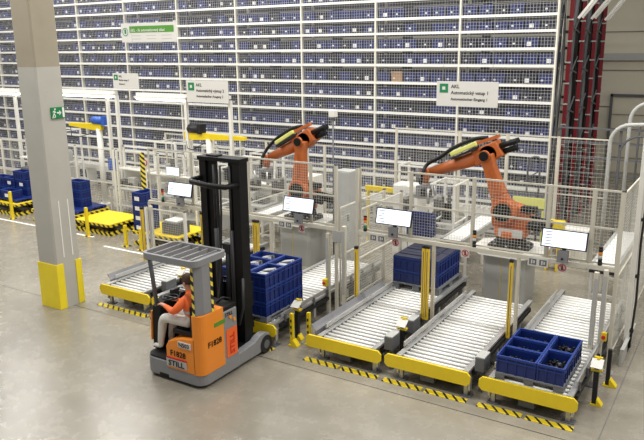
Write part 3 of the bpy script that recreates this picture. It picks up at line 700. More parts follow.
    hp = part(t, 'hose_box', MB().bar(h0, h1, .14, .10), 'hose_yellow', bevel=.02)
    part(t, 'hose_rail', MB().bar(E_-v*.35+nv*.30, E_+v*.25+nv*.30, .10, .07), 'robot_orange')
    part(t, 'hose_clamp', MB().bar(h0+nv*-.09, h1+nv*-.09, .18, .05), 'dark', hp)
    pts = []
    A = [E_-v*.1+nv*.34, E_+v*.2+nv*.40, E_+v*.7+nv*.36, E_+v*1.05+nv*.26, W-v*.15+nv*.20, W-v*.03+nv*.05+Vector((0, -.12, 0)), W+Vector((-.05, -.12, -.2))]
    for i in range(len(A)-1):
        for q in range(5):
            f_ = q/5; p0 = A[max(i-1, 0)]; p1 = A[i]; p2 = A[i+1]; p3 = A[min(i+2, len(A)-1)]
            pts.append(.5*((2*p1)+(-p0+p2)*f_+(2*p0-5*p1+4*p2-p3)*f_*f_+(-p0+3*p1-3*p2+p3)*f_**3))
    part(t, 'hose', MB().tube(pts+[A[-1]], .042, 8), 'black')
    # gripper
    G = W+Vector((-.06, .1, -.2))
    g_ = thing('gripper', f'grey gripper tool hanging from the wrist of the {side} robot', 'gripper', tuple(G), group='robot grippers')
    part(g_, 'flange', MB().cyl(G, G+Vector((0, 0, -.08)), .10, 14), 'zinc')
    part(g_, 'mount', MB().box(G.x-.14, G.y-.12, G.z-.30, G.x+.14, G.y+.12, G.z-.08), 'grey')
    part(g_, 'cross_frame', MB().box(G.x-.42, G.y-.05, G.z-.38, G.x+.42, G.y+.05, G.z-.30).box(G.x-.36, G.y-.30, G.z-.38, G.x-.28, G.y+.3, G.z-.31).box(G.x+.28, G.y-.30, G.z-.38, G.x+.36, G.y+.3, G.z-.31), 'zinc')
    for sx in (-1, 1):
        part(g_, 'finger', MB().box(G.x+sx*.36, G.y-.26, G.z-.66, G.x+sx*.40, G.y+.26, G.z-.34).box(G.x+sx*.30, G.y-.2, G.z-.66, G.x+sx*.40, G.y+.2, G.z-.63), 'midgrey')
        for sy in (-1, 1): part(g_, 'air_cylinder', MB().cyl((G.x+sx*.2, G.y+sy*.2, G.z-.1), (G.x+sx*.2, G.y+sy*.2, G.z-.44), .035, 8), 'zinc')
    part(g_, 'valve_block', MB().box(G.x+.02, G.y-.22, G.z-.28, G.x+.26, G.y-.12, G.z-.12), 'dark')
robot(-4.12, 14.2, (-.13, 1.90), (-.58, 3.05), (-2.02, 2.50), 'right', None)
robot(-9.42, 14.2, (.0, 1.84), (.06, 3.06), (-1.16, 2.50), 'left', None)

# ------------------------------------------------------------------ reach truck
def rr(x0, x1, y0, y1, r=(.05, .05, .05, .05), n=5):
    """rounded rectangle; radii for corners (x0,y0),(x1,y0),(x1,y1),(x0,y1)"""
    out = []
    for (cx, cy, a0), q in zip(((x0, y0, 180), (x1, y0, 270), (x1, y1, 0), (x0, y1, 90)), r):
        ox = cx+q if cx == x0 else cx-q; oy = cy+q if cy == y0 else cy-q
        for k in range(n+1):
            a = R(a0+90*k/n); out.append((ox+q*math.cos(a), oy+q*math.sin(a)))
    return out
def ring(outer, inner, z0, z1):
    n = len(outer); m_ = MB()
    vs = [(x, y, z) for z in (z0, z1) for L in (outer, inner) for x, y in L]
    fs = []
    for k in range(n):
        j = (k+1) % n
        fs += [(k, j, 2*n+j, 2*n+k), (n+j, n+k, 3*n+k, 3*n+j), (2*n+k, 2*n+j, 3*n+j, 3*n+k), (j, k, n+k, n+j)]
    return m_._add(vs, fs)
TO = (-7.5, 8.2, 0)
t = truck = thing('reach_truck', 'orange and grey reach truck with black mast and overhead guard', 'forklift', TO)
part(t, 'rubber_skirt', MB().prism(rr(-8.15, -6.96, 7.51, 8.4, (.15, .15, .02, .02)), 'z', .025, .06), 'rubber')
ch = part(t, 'chassis', MB().prism(rr(-8.18, -6.925, 7.475, 8.42, (.16, .17, .02, .02)), 'z', .055, .34), 'grey', bevel=.015)
part(t, 'step_notch', MB().box(-7.86, 7.47, .06, -7.66, 7.50, .11), 'black', ch)
part(t, 'step_plate', MB().prism(rr(-8.16, -7.66, 7.49, 8.3, (.14, .02, .02, .02)), 'z', .34, .375), 'rubber')
sb = part(t, 'seat_base', MB().prism([(-7.68, .24), (-7.05, .24), (-7.05, .86), (-7.38, .81), (-7.62, .72), (-7.68, .62)], 'y', 7.47, 7.98), 'orange_truck', bevel=.02)
part(t, 'corner_tower', MB().prism(rr(-7.10, -6.918, 7.47, 8.04, (.02, .13, .01, .01)), 'z', .24, 1.25), 'orange_truck', bevel=.012)
part(t, 'battery_case', MB().box(-7.9, 8.03, .34, -6.925, 8.38, 1.14), 'grey', bevel=.012)
part(t, 'battery_cover', MB().box(-7.88, 8.04, 1.14, -6.95, 8.40, 1.20).tube([(-7.2, 8.2, 1.2), (-7.15, 8.3, 1.28), (-7.1, 8.42, 1.24), (-7.12, 8.5, 1.1)], .02), 'black')
part(t, 'latch_panel', MB().box(-6.925, 8.09, .33, -6.917, 8.36, .82), 'orange_red')
part(t, 'green_strip', MB().box(-6.925, 7.80, .97, -6.914, 8.07, 1.04), 'bright_green')
con = part(t, 'console', MB().prism([(7.66, .40), (8.36, .40), (8.36, 1.24), (7.9, 1.26), (7.70, 1.14)], 'x', -8.17, -7.98), 'black', bevel=.02)
part(t, 'console_cladding', MB().prism([(7.64, .55), (8.36, .38), (8.36, 1.05), (7.68, 1.05)], 'x', -8.195, -8.17), 'orange_truck', bevel=.008)
part(t, 'display', MB().box(-8.02, 7.98, 1.24, -7.96, 8.16, 1.36), 'dark', con)
part(t, 'lever', MB().cyl((-7.93, 8.1, 1.2), (-7.88, 8.08, 1.32), .014, 6).ball((-7.88, 8.08, 1.33), .025), 'midgrey', con)
whl = [(-7.89+.13*math.cos(2*math.pi*k/16), 7.86+.13*math.sin(2*math.pi*k/16), 1.29) for k in range(17)]
part(t, 'steering_wheel', MB().tube(whl, .014, 6).bar((-8.01, 7.86, 1.29), (-7.77, 7.86, 1.29), .03, .02), 'dark')
seat = part(t, 'seat', MB().box(-7.58, 7.53, .84, -7.12, 7.97, .92), 'black', bevel=.03)
part(t, 'backrest', MB().box(-7.20, 7.54, .92, -7.10, 7.95, 1.36), 'black', bevel=.03)
part(t, 'armrest', MB().box(-7.52, 7.97, 1.02, -7.18, 8.03, 1.08), 'black')
# overhead guard
pil = part(t, 'guard_pillar', MB().prism([(-7.06, 7.485), (-7.0, 7.485), (-6.93, 7.60), (-6.93, 7.82), (-7.06, 7.82)], 'z', 1.25, 2.08), 'grey', bevel=.01)
part(t, 'hazard_stripe', MB().box(-7.062, 7.475, 1.25, -7.018, 7.486, 2.07), 'hazard_v', pil)
part(t, 'hazard_stripe', MB().box(-6.931, 7.775, 1.25, -6.922, 7.825, 2.07), 'hazard_v', pil)
part(t, 'guard_post', MB().cyl((-8.09, 7.74, 1.1), (-8.05, 7.60, 2.08), .036, 10).cyl((-8.05, 7.60, 2.0), (-8.05, 7.60, 2.07), .065, 10), 'midgrey')
gx0, gx1, gy0, gy1 = -8.06, -6.92, 7.42, 8.22
gd = part(t, 'guard_frame', ring(rr(gx0, gx1, gy0, gy1, (.12,)*4), rr(gx0+.045, gx1-.045, gy0+.05, gy1-.05, (.09,)*4), 2.06, 2.16), 'grey')
for k in range(5):
    x = gx0+.20+k*.19
    part(t, 'guard_slat', MB().bar((x, gy0+.05, 2.11), (x, gy1-.05, 2.11), .022, .07), 'grey', gd)
part(t, 'guard_plate', MB().box(gx1-.16, gy0+.05, 2.10, gx1-.045, gy1-.05, 2.125), 'grey', gd)
# straddle legs and wheels
for xa, xb in ((-7.07, -6.93), (-8.07, -7.93)):
    lg = part(t, 'straddle_leg', MB().prism([(8.36, .06), (9.02, .06), (9.04, .2), (9.30, .25), (9.28, .34), (9.14, .39), (8.98, .37), (8.86, .31), (8.36, .27)], 'x', xa, xb), 'grey', bevel=.01)
    w = part(t, 'wheel', MB().cyl((xa+.01, 9.17, .165), (xb+.012, 9.17, .165), .165, 20), 'rubber')
    part(t, 'hub', MB().cyl((xb+.012, 9.17, .165), (xb+.018, 9.17, .165), .08, 14), 'midgrey', w)
# mast
for s_, xa, xb in ((0, -7.94, -7.80), (1, -7.23, -7.08)):
    part(t, 'outer_mast', MB().prism([(xa, 8.78), (xb, 8.78), (xb, 8.83), (xb-.05 if s_ else xa+.09, 8.83), (xb-.05 if s_ else xa+.09, 8.94), (xb, 8.94), (xb, 9.0), (xa, 9.0)] if not s_ else
         [(xb, 8.78), (xb, 9.0), (xa, 9.0), (xa, 8.94), (xa+.06, 8.94), (xa+.06, 8.83), (xa, 8.83), (xa, 8.78)], 'z', .12, 3.46), 'black')
for xa, xb in ((-7.79, -7.69), (-7.34, -7.24)):
    part(t, 'inner_mast', MB().box(xa, 8.82, .15, xb, 8.97, 3.50), 'black')
    part(t, 'lift_cylinder', MB().cyl(((xa+xb)/2+(.11 if xa < -7.5 else -.0), 8.79, .2), ((xa+xb)/2+(.11 if xa < -7.5 else -.0), 8.79, 2.3), .04, 10).cyl(((xa+xb)/2+(.11 if xa < -7.5 else 0), 8.79, 2.3), ((xa+xb)/2+(.11 if xa < -7.5 else 0), 8.79, 3.4), .025, 8), 'dark')
ck = MB()
for k in range(52): ck.box(-7.665, 8.80, .25+k*.06, -7.635, 8.815, .285+k*.06)
part(t, 'chain', ck, 'midgrey', stuff=True)
part(t, 'top_crosshead', MB().box(-7.97, 8.76, 3.46, -7.06, 9.02, 3.53).box(-7.8, 8.80, 3.53, -7.55, 8.95, 3.56), 'black', bevel=.01)
part(t, 'mast_tie', MB().tube([(-7.90, 8.80, 3.16), (-7.97, 8.60, 3.14), (-7.90, 8.52, 3.13), (-7.5, 8.50, 3.10), (-7.20, 8.56, 3.09), (-7.12, 8.80, 3.10)], .045, 8), 'black')
part(t, 'free_lift_cylinder', MB().cyl((-7.48, 8.90, .3), (-7.48, 8.90, 2.0), .055, 12).cyl((-7.48, 8.9, 1.5), (-7.48, 8.9, 2.02), .03, 8).box(-7.56, 8.84, 1.86, -7.40, 8.96, 2.02), 'dark')
part(t, 'mast_foot', MB().box(-7.95, 8.40, .12, -7.06, 9.0, .30).box(-7.75, 8.4, .3, -7.2, 8.7, .7), 'black', bevel=.01)
car = part(t, 'fork_carriage', MB().box(-7.92, 9.02, .50, -7.10, 9.07, .60).box(-7.92, 9.02, .90, -7.10, 9.07, 1.0).box(-7.75, 9.0, .45, -7.65, 9.05, 1.25).box(-7.37, 9.0, .45, -7.27, 9.05, 1.25), 'black')
for x in (-7.75, -7.37): part(t, 'fork', MB().box(x-.05, 9.07, .475, x+.05, 9.11, 1.0).box(x-.05, 9.07, .475, x+.05, 10.3, .515), 'dark')
part(t, 'backrest_grid', MB().box(-7.92, 9.03, 1.3, -7.10, 9.06, 1.34).box(-7.92, 9.03, 1.0, -7.88, 9.06, 1.3).box(-7.14, 9.03, 1.0, -7.10, 9.06, 1.3), 'black')
part(t, 'mast_hoses', MB().tube([(-7.45, 8.74, 3.4), (-7.43, 8.7, 2.6), (-7.46, 8.66, 1.6), (-7.44, 8.5, 1.0), (-7.4, 8.4, .9)], .02).tube([(-7.05, 8.74, 1.5), (-7.02, 8.68, 1.0), (-7.06, 8.6, .7)], .025), 'dark')
# lettering
text(t, 'number_lettering', 'F1828', .135, (-7.585, 7.462, .485), (R(90), 0, 0), 'black', TO)
text(t, 'number_lettering', 'F1828', .135, (-6.911, 7.63, .68), (R(90), 0, R(90)), 'black', TO)
part(t, 'red_line', MB().box(-7.675, 7.458, .425, -7.24, 7.470, .448), 'red')
part(t, 'maker_plate', MB().box(-7.675, 7.458, .29, -7.24, 7.470, .42), 'lightgrey')
text(t, 'maker_lettering', 'STILL', .13, (-7.63, 7.453, .31), (R(90), 0, 0), 'black', TO, sx=1.15)
text(t, 'maker_lettering', 'STILL', .085, (-6.921, 8.08, 1.05), (R(90), 0, R(90)), 'black', TO)
text(t, 'side_lettering', 'STILL', .16, (-6.912, 8.28, .37), (R(90), R(-90), R(90)), 'red', TO)
part(t, 'fleet_plate', MB().box(-7.40, 7.458, .665, -7.13, 7.470, .765), 'sign_white')
text(t, 'fleet_lettering', 'N503', .10, (-7.385, 7.453, .68), (R(90), 0, 0), 'black', TO)
for y, z in ((8.20, 1.02), (8.30, .95)): part(t, 'marker_light', MB().cyl((-6.925, y, z), (-6.905, y, z), .03, 10), 'amber')

# ------------------------------------------------------------------ driver
def skin_mesh(name, joints, bones, rad, root, mats, assign, levels=2):
    me = bpy.data.meshes.new(name); ks = list(joints)
    me.from_pydata([joints[k] for k in ks], [(ks.index(a), ks.index(b)) for a, b in bones], [])
    ob = bpy.data.objects.new(name, me); COL.objects.link(ob)
    ob.modifiers.new('skin', 'SKIN'); sv = me.skin_vertices[0].data
    for i, k in enumerate(ks):
        r = rad[k]; sv[i].radius = r if isinstance(r, tuple) else (r, r); sv[i].use_root = (k == root)
    sd = ob.modifiers.new('sub', 'SUBSURF'); sd.levels = levels; sd.render_levels = levels
    bpy.context.view_layer.update()
    m2 = bpy.data.meshes.new_from_object(ob.evaluated_get(bpy.context.evaluated_depsgraph_get()))
    bpy.data.objects.remove(ob); m2.materials.clear()
    for m_ in mats: m2.materials.append(MATS[m_])
    segs = [(Vector(joints[a]), Vector(joints[b]), assign(a, b)) for a, b in bones]
    for p in m2.polygons:
        c = p.center; best = None
        for a, b, mi in segs:
            u = b-a; f_ = max(0, min(1, (c-a).dot(u)/max(u.length_squared, 1e-9))); d_ = (c-a-u*f_).length
            if best is None or d_ < best[0]: best = (d_, mi)
        p.material_index = best[1]; p.use_smooth = True
    return m2
DO = Vector((-7.27, 7.74, .95))
J = {'pelvis': (0,0,.10), 'waist': (.01,0,.26), 'chest': (-.02,0,.42), 'neck0': (-.05,0,.56), 'neck': (-.075,0,.62), 'skull': (-.10,0,.70), 'crown': (-.095,0,.80), 'chin': (-.165,0,.665)}
rad = {'pelvis': (.15,.12), 'waist': (.165,.13), 'chest': (.185,.135), 'neck0': .085, 'neck': .058, 'skull': (.082,.09), 'crown': (.075,.085), 'chin': .05}
bones = [('pelvis','waist'),('waist','chest'),('chest','neck0'),('neck0','neck'),('neck','skull'),('skull','crown'),('skull','chin')]
for s_, nm in ((-1, 'n'), (1, 'f')):
    hx, hz, hy = (-.60, .315, .14) if s_ < 0 else (-.58, .33, .16)
    J.update({'sh'+nm: (-.02, .17*s_, .50), 'el'+nm: (-.22 if s_ < 0 else -.24, .235*s_, .27), 'wr'+nm: (-.49, hy*s_, .30), 'pa'+nm: (-.555, hy*s_, .312),
              'hip'+nm: (-.06, .09*s_, .09), 'kn'+nm: (-.56, .13*s_, .09), 'an'+nm: (-.67, .12*s_, -.38), 'he'+nm: (-.66, .12*s_, -.45), 'to'+nm: (-.83, .12*s_, -.46)})
    rad.update({'sh'+nm: .09, 'el'+nm: .068, 'wr'+nm: .035, 'pa'+nm: (.035,.022), 'hip'+nm: .10, 'kn'+nm: .09, 'an'+nm: .055, 'he'+nm: .045, 'to'+nm: .035})
    bones += [('chest','sh'+nm),('sh'+nm,'el'+nm),('el'+nm,'wr'+nm),('wr'+nm,'pa'+nm),('pelvis','hip'+nm),('hip'+nm,'kn'+nm),('kn'+nm,'an'+nm),('an'+nm,'he'+nm),('he'+nm,'to'+nm)]
    for q in range(5):
        o_ = (q-1.5)*.019
        if q < 4:
            b0 = (-.585, hy*s_+o_, .316); b1 = (-.618, hy*s_+o_, .312+.002*q); b2 = (-.632, hy*s_+o_, .288)
        else:
            b0 = (-.545, hy*s_-s_*.035, .30); b1 = (-.575, hy*s_-s_*.05, .298); b2 = (-.60, hy*s_-s_*.048, .29)
        for i, b in enumerate((b0, b1, b2)): J[f'f{nm}{q}{i}'] = b; rad[f'f{nm}{q}{i}'] = .0095
        bones += [('pa'+nm if q < 4 else 'wr'+nm, f'f{nm}{q}0'), (f'f{nm}{q}0', f'f{nm}{q}1'), (f'f{nm}{q}1', f'f{nm}{q}2')]
def assign(a, b):
    if a[:2] in ('ne', 'sk') and a != 'neck0' or b[:2] in ('pa',) or a[:2] == 'pa' or b[0] == 'f' and b[1] in 'nf' or a[0] == 'f' and a[1] in 'nf': return 1
    if a[:2] in ('hi', 'kn') or b[:2] == 'hi': return 2
    if a[:2] in ('an', 'he'): return 3
    return 0
man = thing('person', 'person in an orange high-visibility jacket and pale trousers driving the reach truck', 'person', tuple(DO))
body = link('body', skin_mesh('body', J, bones, rad, 'pelvis', ['hivis', 'skin', 'trousers', 'shoe'], assign), man)
hd = Vector((-.105, 0, .745))
hm = MB()
for i in range(9):
    for k in range(16): pass
hb = MB().ball((hd.x+.012, 0, hd.z+.02), .108, .095, .125, 16)
# keep the cap of hair: crown, back and sides
keep = [f for f in hb.f if not (sum(hb.v[i][0] for i in f)/len(f) < hd.x-.045 and sum(hb.v[i][2] for i in f)/len(f) < hd.z+.075) and sum(hb.v[i][2] for i in f)/len(f) > hd.z-.045]
h2 = MB(); h2._add(hb.v, keep, 0, True)
link('hair', h2.mesh('hair', 'hair'), man)
fm = MB()
fm.prism([(-.215, .705), (-.19, .745), (-.185, .70)], 'y', -.012, .012)                                    # nose
link('nose', fm.mesh('nose', 'skin'), man)
for s_ in (-1, 1):
    link('eye', MB().ball((-.186, .032*s_, .742), .011, .012, .009, 8).mesh('eye', 'dark'), man)
    link('ear', MB().ball((-.095, .090*s_, .725), .022, .012, .034, 8).mesh('ear', 'skin'), man)
link('mouth', MB().box(-.205, -.022, .672, -.195, .022, .679).mesh('mouth', 'red'), man)
link('reflective_band', ring([(.165*math.cos(a*.3927)+.005, .19*math.sin(a*.3927)) for a in range(16)], [(.15*math.cos(a*.3927)+.005, .17*math.sin(a*.3927)) for a in range(16)], .27, .31).mesh('reflective_band', 'lightgrey'), man)

# ------------------------------------------------------------------ hanging signs
def hang_sign(x0, x1, y, z0, z1, label, kind, lines, name='hanging_sign'):
    t = thing(name, label, 'sign', ((x0+x1)/2, y, z0), group='hanging signs'); o = t.location
    part(t, 'board', MB().box(x0, y, z0, x1, y+.03, z1), 'sign_white')
    for x in (x0+.15, x1-.15): part(t, 'suspension_wire', MB().cyl((x, y+.015, z1), (x, y+.015, 9.6), .004, 5), 'lightgrey')
    H, W = z1-z0, x1-x0
    if kind == 'logo':
        s_ = .36*H; lx = x0+.05*W; lz = z1-.1*H-s_
        lo = part(t, 'logo', MB().box(lx, y-.008, lz, lx+s_, y, lz+s_), 'green')
        part(t, 'logo_mark', MB().box(lx+.32*s_, y-.012, lz+.32*s_, lx+.68*s_, y-.008, lz+.68*s_), 'sign_white', lo)
        for k, (b, sz) in enumerate(lines):
            text(t, 'lettering', b, sz*H, (x0+.24*W, y-.004, z1-(.27+.245*k)*H), (R(90), 0, 0), 'dark', o)
    else:
        part(t, 'green_band', MB().box(x0+.16*W, y-.006, z0+.50*H, x1-.04*W, y, z1-.16*H), 'bright_green')
        text(t, 'lettering', lines[0][0], lines[0][1]*H, (x0+.18*W, y-.01, z0+.56*H), (R(90), 0, 0), 'sign_white', o)
        rg = [(x0+.08*W+.05*W*math.cos(2*math.pi*k/16), y-.006, z0+.55*H+.2*H*math.sin(2*math.pi*k/16)) for k in range(17)]
        part(t, 'emblem', MB().tube(rg, .012, 4).box(x0+.065*W, y-.008, z0+.45*H, x0+.095*W, y, z0+.68*H), 'green')
        for k in range(2):
            for q in range(3): part(t, 'text_line', MB().box(x0+(.2+.27*q)*W, y-.004, z0+(.33-.17*k)*H, x0+(.36+.28*q)*W, y, z0+(.36-.17*k)*H), 'lightgrey')
hang_sign(-6.66, -5.14, 16.0, 3.87, 4.46, 'white hanging sign reading AKL above the right robot', 'logo', [('AKL', .2), ('Automatický vstup 1', .19), ('Automatischer Eingang 1', .155)])
hang_sign(-14.81, -13.19, 16.0, 3.70, 4.35, 'white hanging sign reading AKL above the mast side of the hall', 'logo', [('AKL', .2), ('Automatický výstup 2', .19), ('Automatischer Ausgang 2', .155)])
hang_sign(-18.0, -16.85, 16.0, 4.05, 4.53, 'small white hanging sign with green logo beside the column', 'logo', [('AKL', .18), ('Ruční vstup 3', .17), ('Eingang 3', .15)])
hang_sign(-17.66, -15.28, 16.2, 5.49, 6.08, 'long white hanging sign with bright green title band', 'band', [('AKL - 3k automatizovaný sklad', .20)])

# ------------------------------------------------------------------ left work area
def lift_table(x0, x1, y0, y1, zt, label):
    t = thing('lift_table', label, 'lift table', ((x0+x1)/2, (y0+y1)/2, 0), group='yellow lift tables')
    part(t, 'base_frame', MB().box(x0+.02, y0+.02, 0, x1-.02, y0+.12, .10).box(x0+.02, y1-.12, 0, x1-.02, y1-.02, .10).box(x0+.02, y0+.12, 0, x0+.12, y1-.12, .10).box(x1-.12, y0+.12, 0, x1-.02, y1-.12, .10), 'hazard_x')
    for y in (y0+.2, y1-.2):
        part(t, 'scissor_arm', MB().bar((x0+.12, y, .1), (x1-.12, y, zt-.11), .04, .07), 'dark')
        part(t, 'scissor_arm', MB().bar((x1-.12, y+.05, .1), (x0+.12, y+.05, zt-.11), .04, .07), 'dark')
    p = part(t, 'platform', MB().box(x0, y0, zt-.10, x1, y1, zt), 'yellow', bevel=.01)
    part(t, 'hazard_edge', MB().box(x0, y0-.006, zt-.095, x1, y0, zt-.03).box(x1, y0, zt-.095, x1+.006, y1, zt-.03), 'hazard_x', p)
    return t
lift_table(-17.0, -15.5, 13.2, 14.5, .36, 'empty yellow lift table right of the concrete column')
lift_table(-19.2, -17.2, 13.3, 14.7, .40, 'yellow lift table with blue pallet behind the concrete column')
lift_table(-22.6, -20.1, 13.4, 14.7, .42, 'yellow lift table with crates at the left edge')
lift_table(-14.3, -12.6, 12.95, 14.2, .42, 'yellow lift table behind the leftmost conveyor')
def guard_post(x, y, h, label):
    t = thing('guard_rail', label, 'guard rail', (x, y, 0), group='yellow guard rails')
    part(t, 'post', MB().box(x-.04, y-.04, 0, x+.04, y+.04, h), 'yellow', bevel=.008)
    part(t, 'base', MB().box(x-.10, y-.10, 0, x+.10, y+.10, .015), 'hazard_x')
guard_post(-16.15, 12.95, .85, 'yellow guard post in front of the empty lift table')
guard_post(-20.0, 13.15, .9, 'yellow guard post by the crate lift table at the left edge')
guard_post(-14.35, 12.75, .6, 'yellow guard post left of the lift table behind the leftmost conveyor')
guard_post(-13.7, 12.7, .6, 'yellow guard post right of the lift table behind the leftmost conveyor')
t = pallet(-18.9, 13.4, .40, 1.7, 1.2, 'blue pallet on the lift table behind the concrete column', 'blue')
for k in range(3): crate(-17.80, 14.1, .50+BH*k, 0, f'{("bottom","middle","top")[k]} blue crate of the stack right of the column', 'crates beside the column', None, False)
for k in range(2): crate(-18.3, 13.75, .50+BH*k, 0, f'{("lower","upper")[k]} blue crate on the pallet hidden behind the column', 'crates beside the column')
pallet(-22.3, 13.5, .42, 2.1, 1.15, 'blue pallet on the lift table at the left edge', 'blue')
for i, (x, y, z, nm) in enumerate(((-20.75, 13.72, 0, 'front right bottom'), (-21.4, 13.72, 0, 'front middle bottom'), (-22.0, 13.72, 0, 'front left bottom'), (-20.75, 14.3, 0, 'back right bottom'), (-21.4, 14.3, 0, 'back middle bottom'), (-20.75, 14.3, 1, 'back right middle'), (-21.4, 14.3, 1, 'back middle second'), (-20.85, 14.3, 2, 'topmost'), (-22.0, 14.3, 1, 'back left'), (-22.0, 14.3, 0, 'back left bottom'))):
    crate(x, y, .52+BH*z, 0, f'{nm} blue crate in the pile at the left edge', 'crates at the left edge', None, i in (0, 1, 5, 6))
for k in range(4): crate(-14.02, 13.25, .42+BH*k, 1, f'{ORD[k]} blue crate from below in the narrow stack behind leftmost conveyor', 'crates behind the leftmost conveyor', None, True)
# workstation light frames
def light_frame(x0, x1, y, z, posts, label):
    t = thing('workstation_light', label, 'lamp', ((x0+x1)/2, y, 0), group='workstation light frames')
    for x in posts:
        part(t, 'post', MB().box(x-.05, y-.05, 0, x+.05, y+.05, z-.03), 'steel_white')
    part(t, 'beam', MB().box(min(x0, *posts), y-.06, z+.02, max(x1, *posts), y+.06, z+.12), 'steel_white')
    part(t, 'reflector', MB().box(x0, y-.16, z-.04, x1, y+.16, z+.02), 'steel_white')
    part(t, 'tube', MB().cyl((x0+.05, y-.07, z-.07), (x1-.05, y-.07, z-.07), .04, 8).cyl((x0+.05, y+.07, z-.07), (x1-.05, y+.07, z-.07), .04, 8), 'tube_light')
light_frame(-20.95, -18.0, 16.0, 3.84, (-18.35, -17.9), 'lit white tube lamp on two posts right of the column')
light_frame(-17.1, -14.95, 16.15, 3.80, (-13.25, -15.0), 'lit white tube lamp beneath the middle hanging sign')
light_frame(-25.6, -22.95, 16.0, 3.80, (-23.30, -25.4), 'lit white tube lamp at the left edge')
# hoists
def hoist(px, py, zt, ax0, ax1, mx0, mx1, mcol, label):
    t = thing('jib_hoist', label, 'crane', (px, py, 0), group='yellow jib hoists')
    part(t, 'post', MB().cyl((px, py, .02), (px, py, zt-.08), .10, 14), 'steel_white')
    part(t, 'base_plate', MB().box(px-.2, py-.2, 0, px+.2, py+.2, .02), 'steel_white')
    part(t, 'jib', MB().prism([(ax0, zt-.12), (ax0+.35, zt-.14), (ax1, zt-.04), (ax1, zt+.06), (ax0, zt+.10)] if abs(ax0-px) < abs(ax1-px) else [(ax0, zt-.04), (ax1-.35, zt-.14), (ax1, zt-.12), (ax1, zt+.10), (ax0, zt+.06)], 'y', py-.06, py+.06), 'yellow')
    m_ = part(t, 'motor', MB().cyl((mx0, py, zt+.20), (mx1-.12, py, zt+.20), .14, 14).box(mx1-.14, py-.13, zt+.06, mx1, py+.13, zt+.36), mcol)
    part(t, 'motor_cap', MB().cyl((mx0-.04, py, zt+.20), (mx0, py, zt+.20), .11, 12), 'dark', m_)
    part(t, 'supply_cable', MB().tube([(ax0+.1, py-.08, zt-.05), (ax0+.15, py-.1, zt-.4), (ax0+.35, py-.1, zt-.45), (px-.1, py-.1, zt-.2)], .015), 'dark')
hoist(-19.12, 16.2, 2.72, -20.6, -18.95, -19.35, -18.7, 'blue_motor', 'yellow jib hoist with blue motor right of the column')
hoist(-14.18, 16.2, 2.66, -15.15, -12.75, -14.95, -14.4, 'dark', 'yellow jib hoist with black motor left of the mast')
# benches and machines of the workstations
def bench(x, y, w, d, label, dark=True):
    t = thing('workbench', label, 'workbench', (x, y, 0), group='assembly workbenches')
    for sx in (-1, 1):
        for sy in (-1, 1): part(t, 'leg', MB().box(x+sx*(w/2-.05)-.03, y+sy*(d/2-.05)-.03, 0, x+sx*(w/2-.05)+.03, y+sy*(d/2-.05)+.03, .85 if sy < 0 else 2.2), 'steel_white')
    part(t, 'worktop', MB().box(x-w/2, y-d/2, .85, x+w/2, y+d/2, .90), 'lightgrey')
    part(t, 'shelf', MB().box(x-w/2+.02, y+d/2-.4, 1.45, x+w/2-.02, y+d/2-.08, 1.48), 'steel_white')
    part(t, 'lower_shelf', MB().box(x-w/2+.08, y-d/2+.08, .3, x+w/2-.08, y+d/2-.08, .33), 'steel_white')
    part(t, 'back_panel', MB().box(x-w/2+.03, y+d/2-.06, .95, x+w/2-.03, y+d/2-.04, 1.4), 'steel_white')
    part(t, 'tool_rail', MB().box(x-w/2, y+d/2-.08, 2.14, x+w/2, y+d/2-.02, 2.2), 'steel_white')
    return t
for i, (x, y, w, nm) in enumerate(((-17.0, 15.6, 1.5, 'right of the column behind the lift tables'), (-15.5, 15.45, 1.3, 'behind the empty lift table'), (-14.1, 15.25, 1.3, 'behind the leftmost conveyor stack'), (-21.8, 15.6, 2.2, 'behind the crates at the left edge'), (-12.2, 15.7, 1.3, 'left of the left robot'))):
    bench(x, y, w, .8, 'white steel workbench ' + nm)
    for q in range(3):
        xx = x-w/2+.3+q*(w-.6)/2
        single('test_device', MB().box(xx-.13, y-.1, .90, xx+.13, y+.2, 1.12+.1*(q % 2)).box(xx-.1, y-.12, .95, xx+.1, y-.1, 1.05, 1), ['lightgrey' if q % 2 else 'midgrey', 'dark'],
               f'{("left","middle","right")[q]} device on the workbench {nm}', 'device', 'devices on the workbenches')
def small_monitor(x, y, z, w, h, label, m='screen'):
    t = thing('small_monitor', label, 'monitor', (x, y, .90), group='workstation monitors')
    part(t, 'stand', MB().box(x-.03, y+.02, .92, x+.03, y+.06, z+.1).box(x-.1, y-.06, .90, x+.1, y+.12, .92), 'midgrey')
    part(t, 'bezel', MB().box(x-w/2, y, z, x+w/2, y+.03, z+h), 'midgrey', bevel=.005)
    part(t, 'screen', MB().box(x-w/2+.02, y-.004, z+.02, x+w/2-.02, y, z+h-.02), m)
small_monitor(-14.62, 15.0, 1.58, .55, .28, 'small pale monitor above the workbench behind the empty lift table')
small_monitor(-17.55, 15.3, 1.45, .45, .4, 'small blue screen monitor right of the column', 'blue_motor')
single('safety_sign', MB().box(-15.65, 14.75, 1.75, -15.35, 14.77, 2.1).cyl((-15.5, 14.75, 1.95), (-15.5, 14.74, 1.95), .10, 14, 1).cyl((-15.5, 14.74, 1.95), (-15.5, 14.735, 1.95), .07, 14, 0).box(-15.52, 14.75, 0, -15.48, 14.79, 1.75, 2), ['sign_white', 'red', 'steel_white'], 'white sign with red ring on a post right of the column', 'sign')
single('striped_pole', MB().box(-15.13, 14.2, 0, -15.03, 14.3, 2.35), 'hazard_v', 'yellow and black striped pole right of the empty lift table', 'pole')
GN = ['just left of the column', 'just right of the column', 'behind the empty lift table', 'behind the narrow crate stack', 'at the far left edge', 'behind the crates at the left edge']
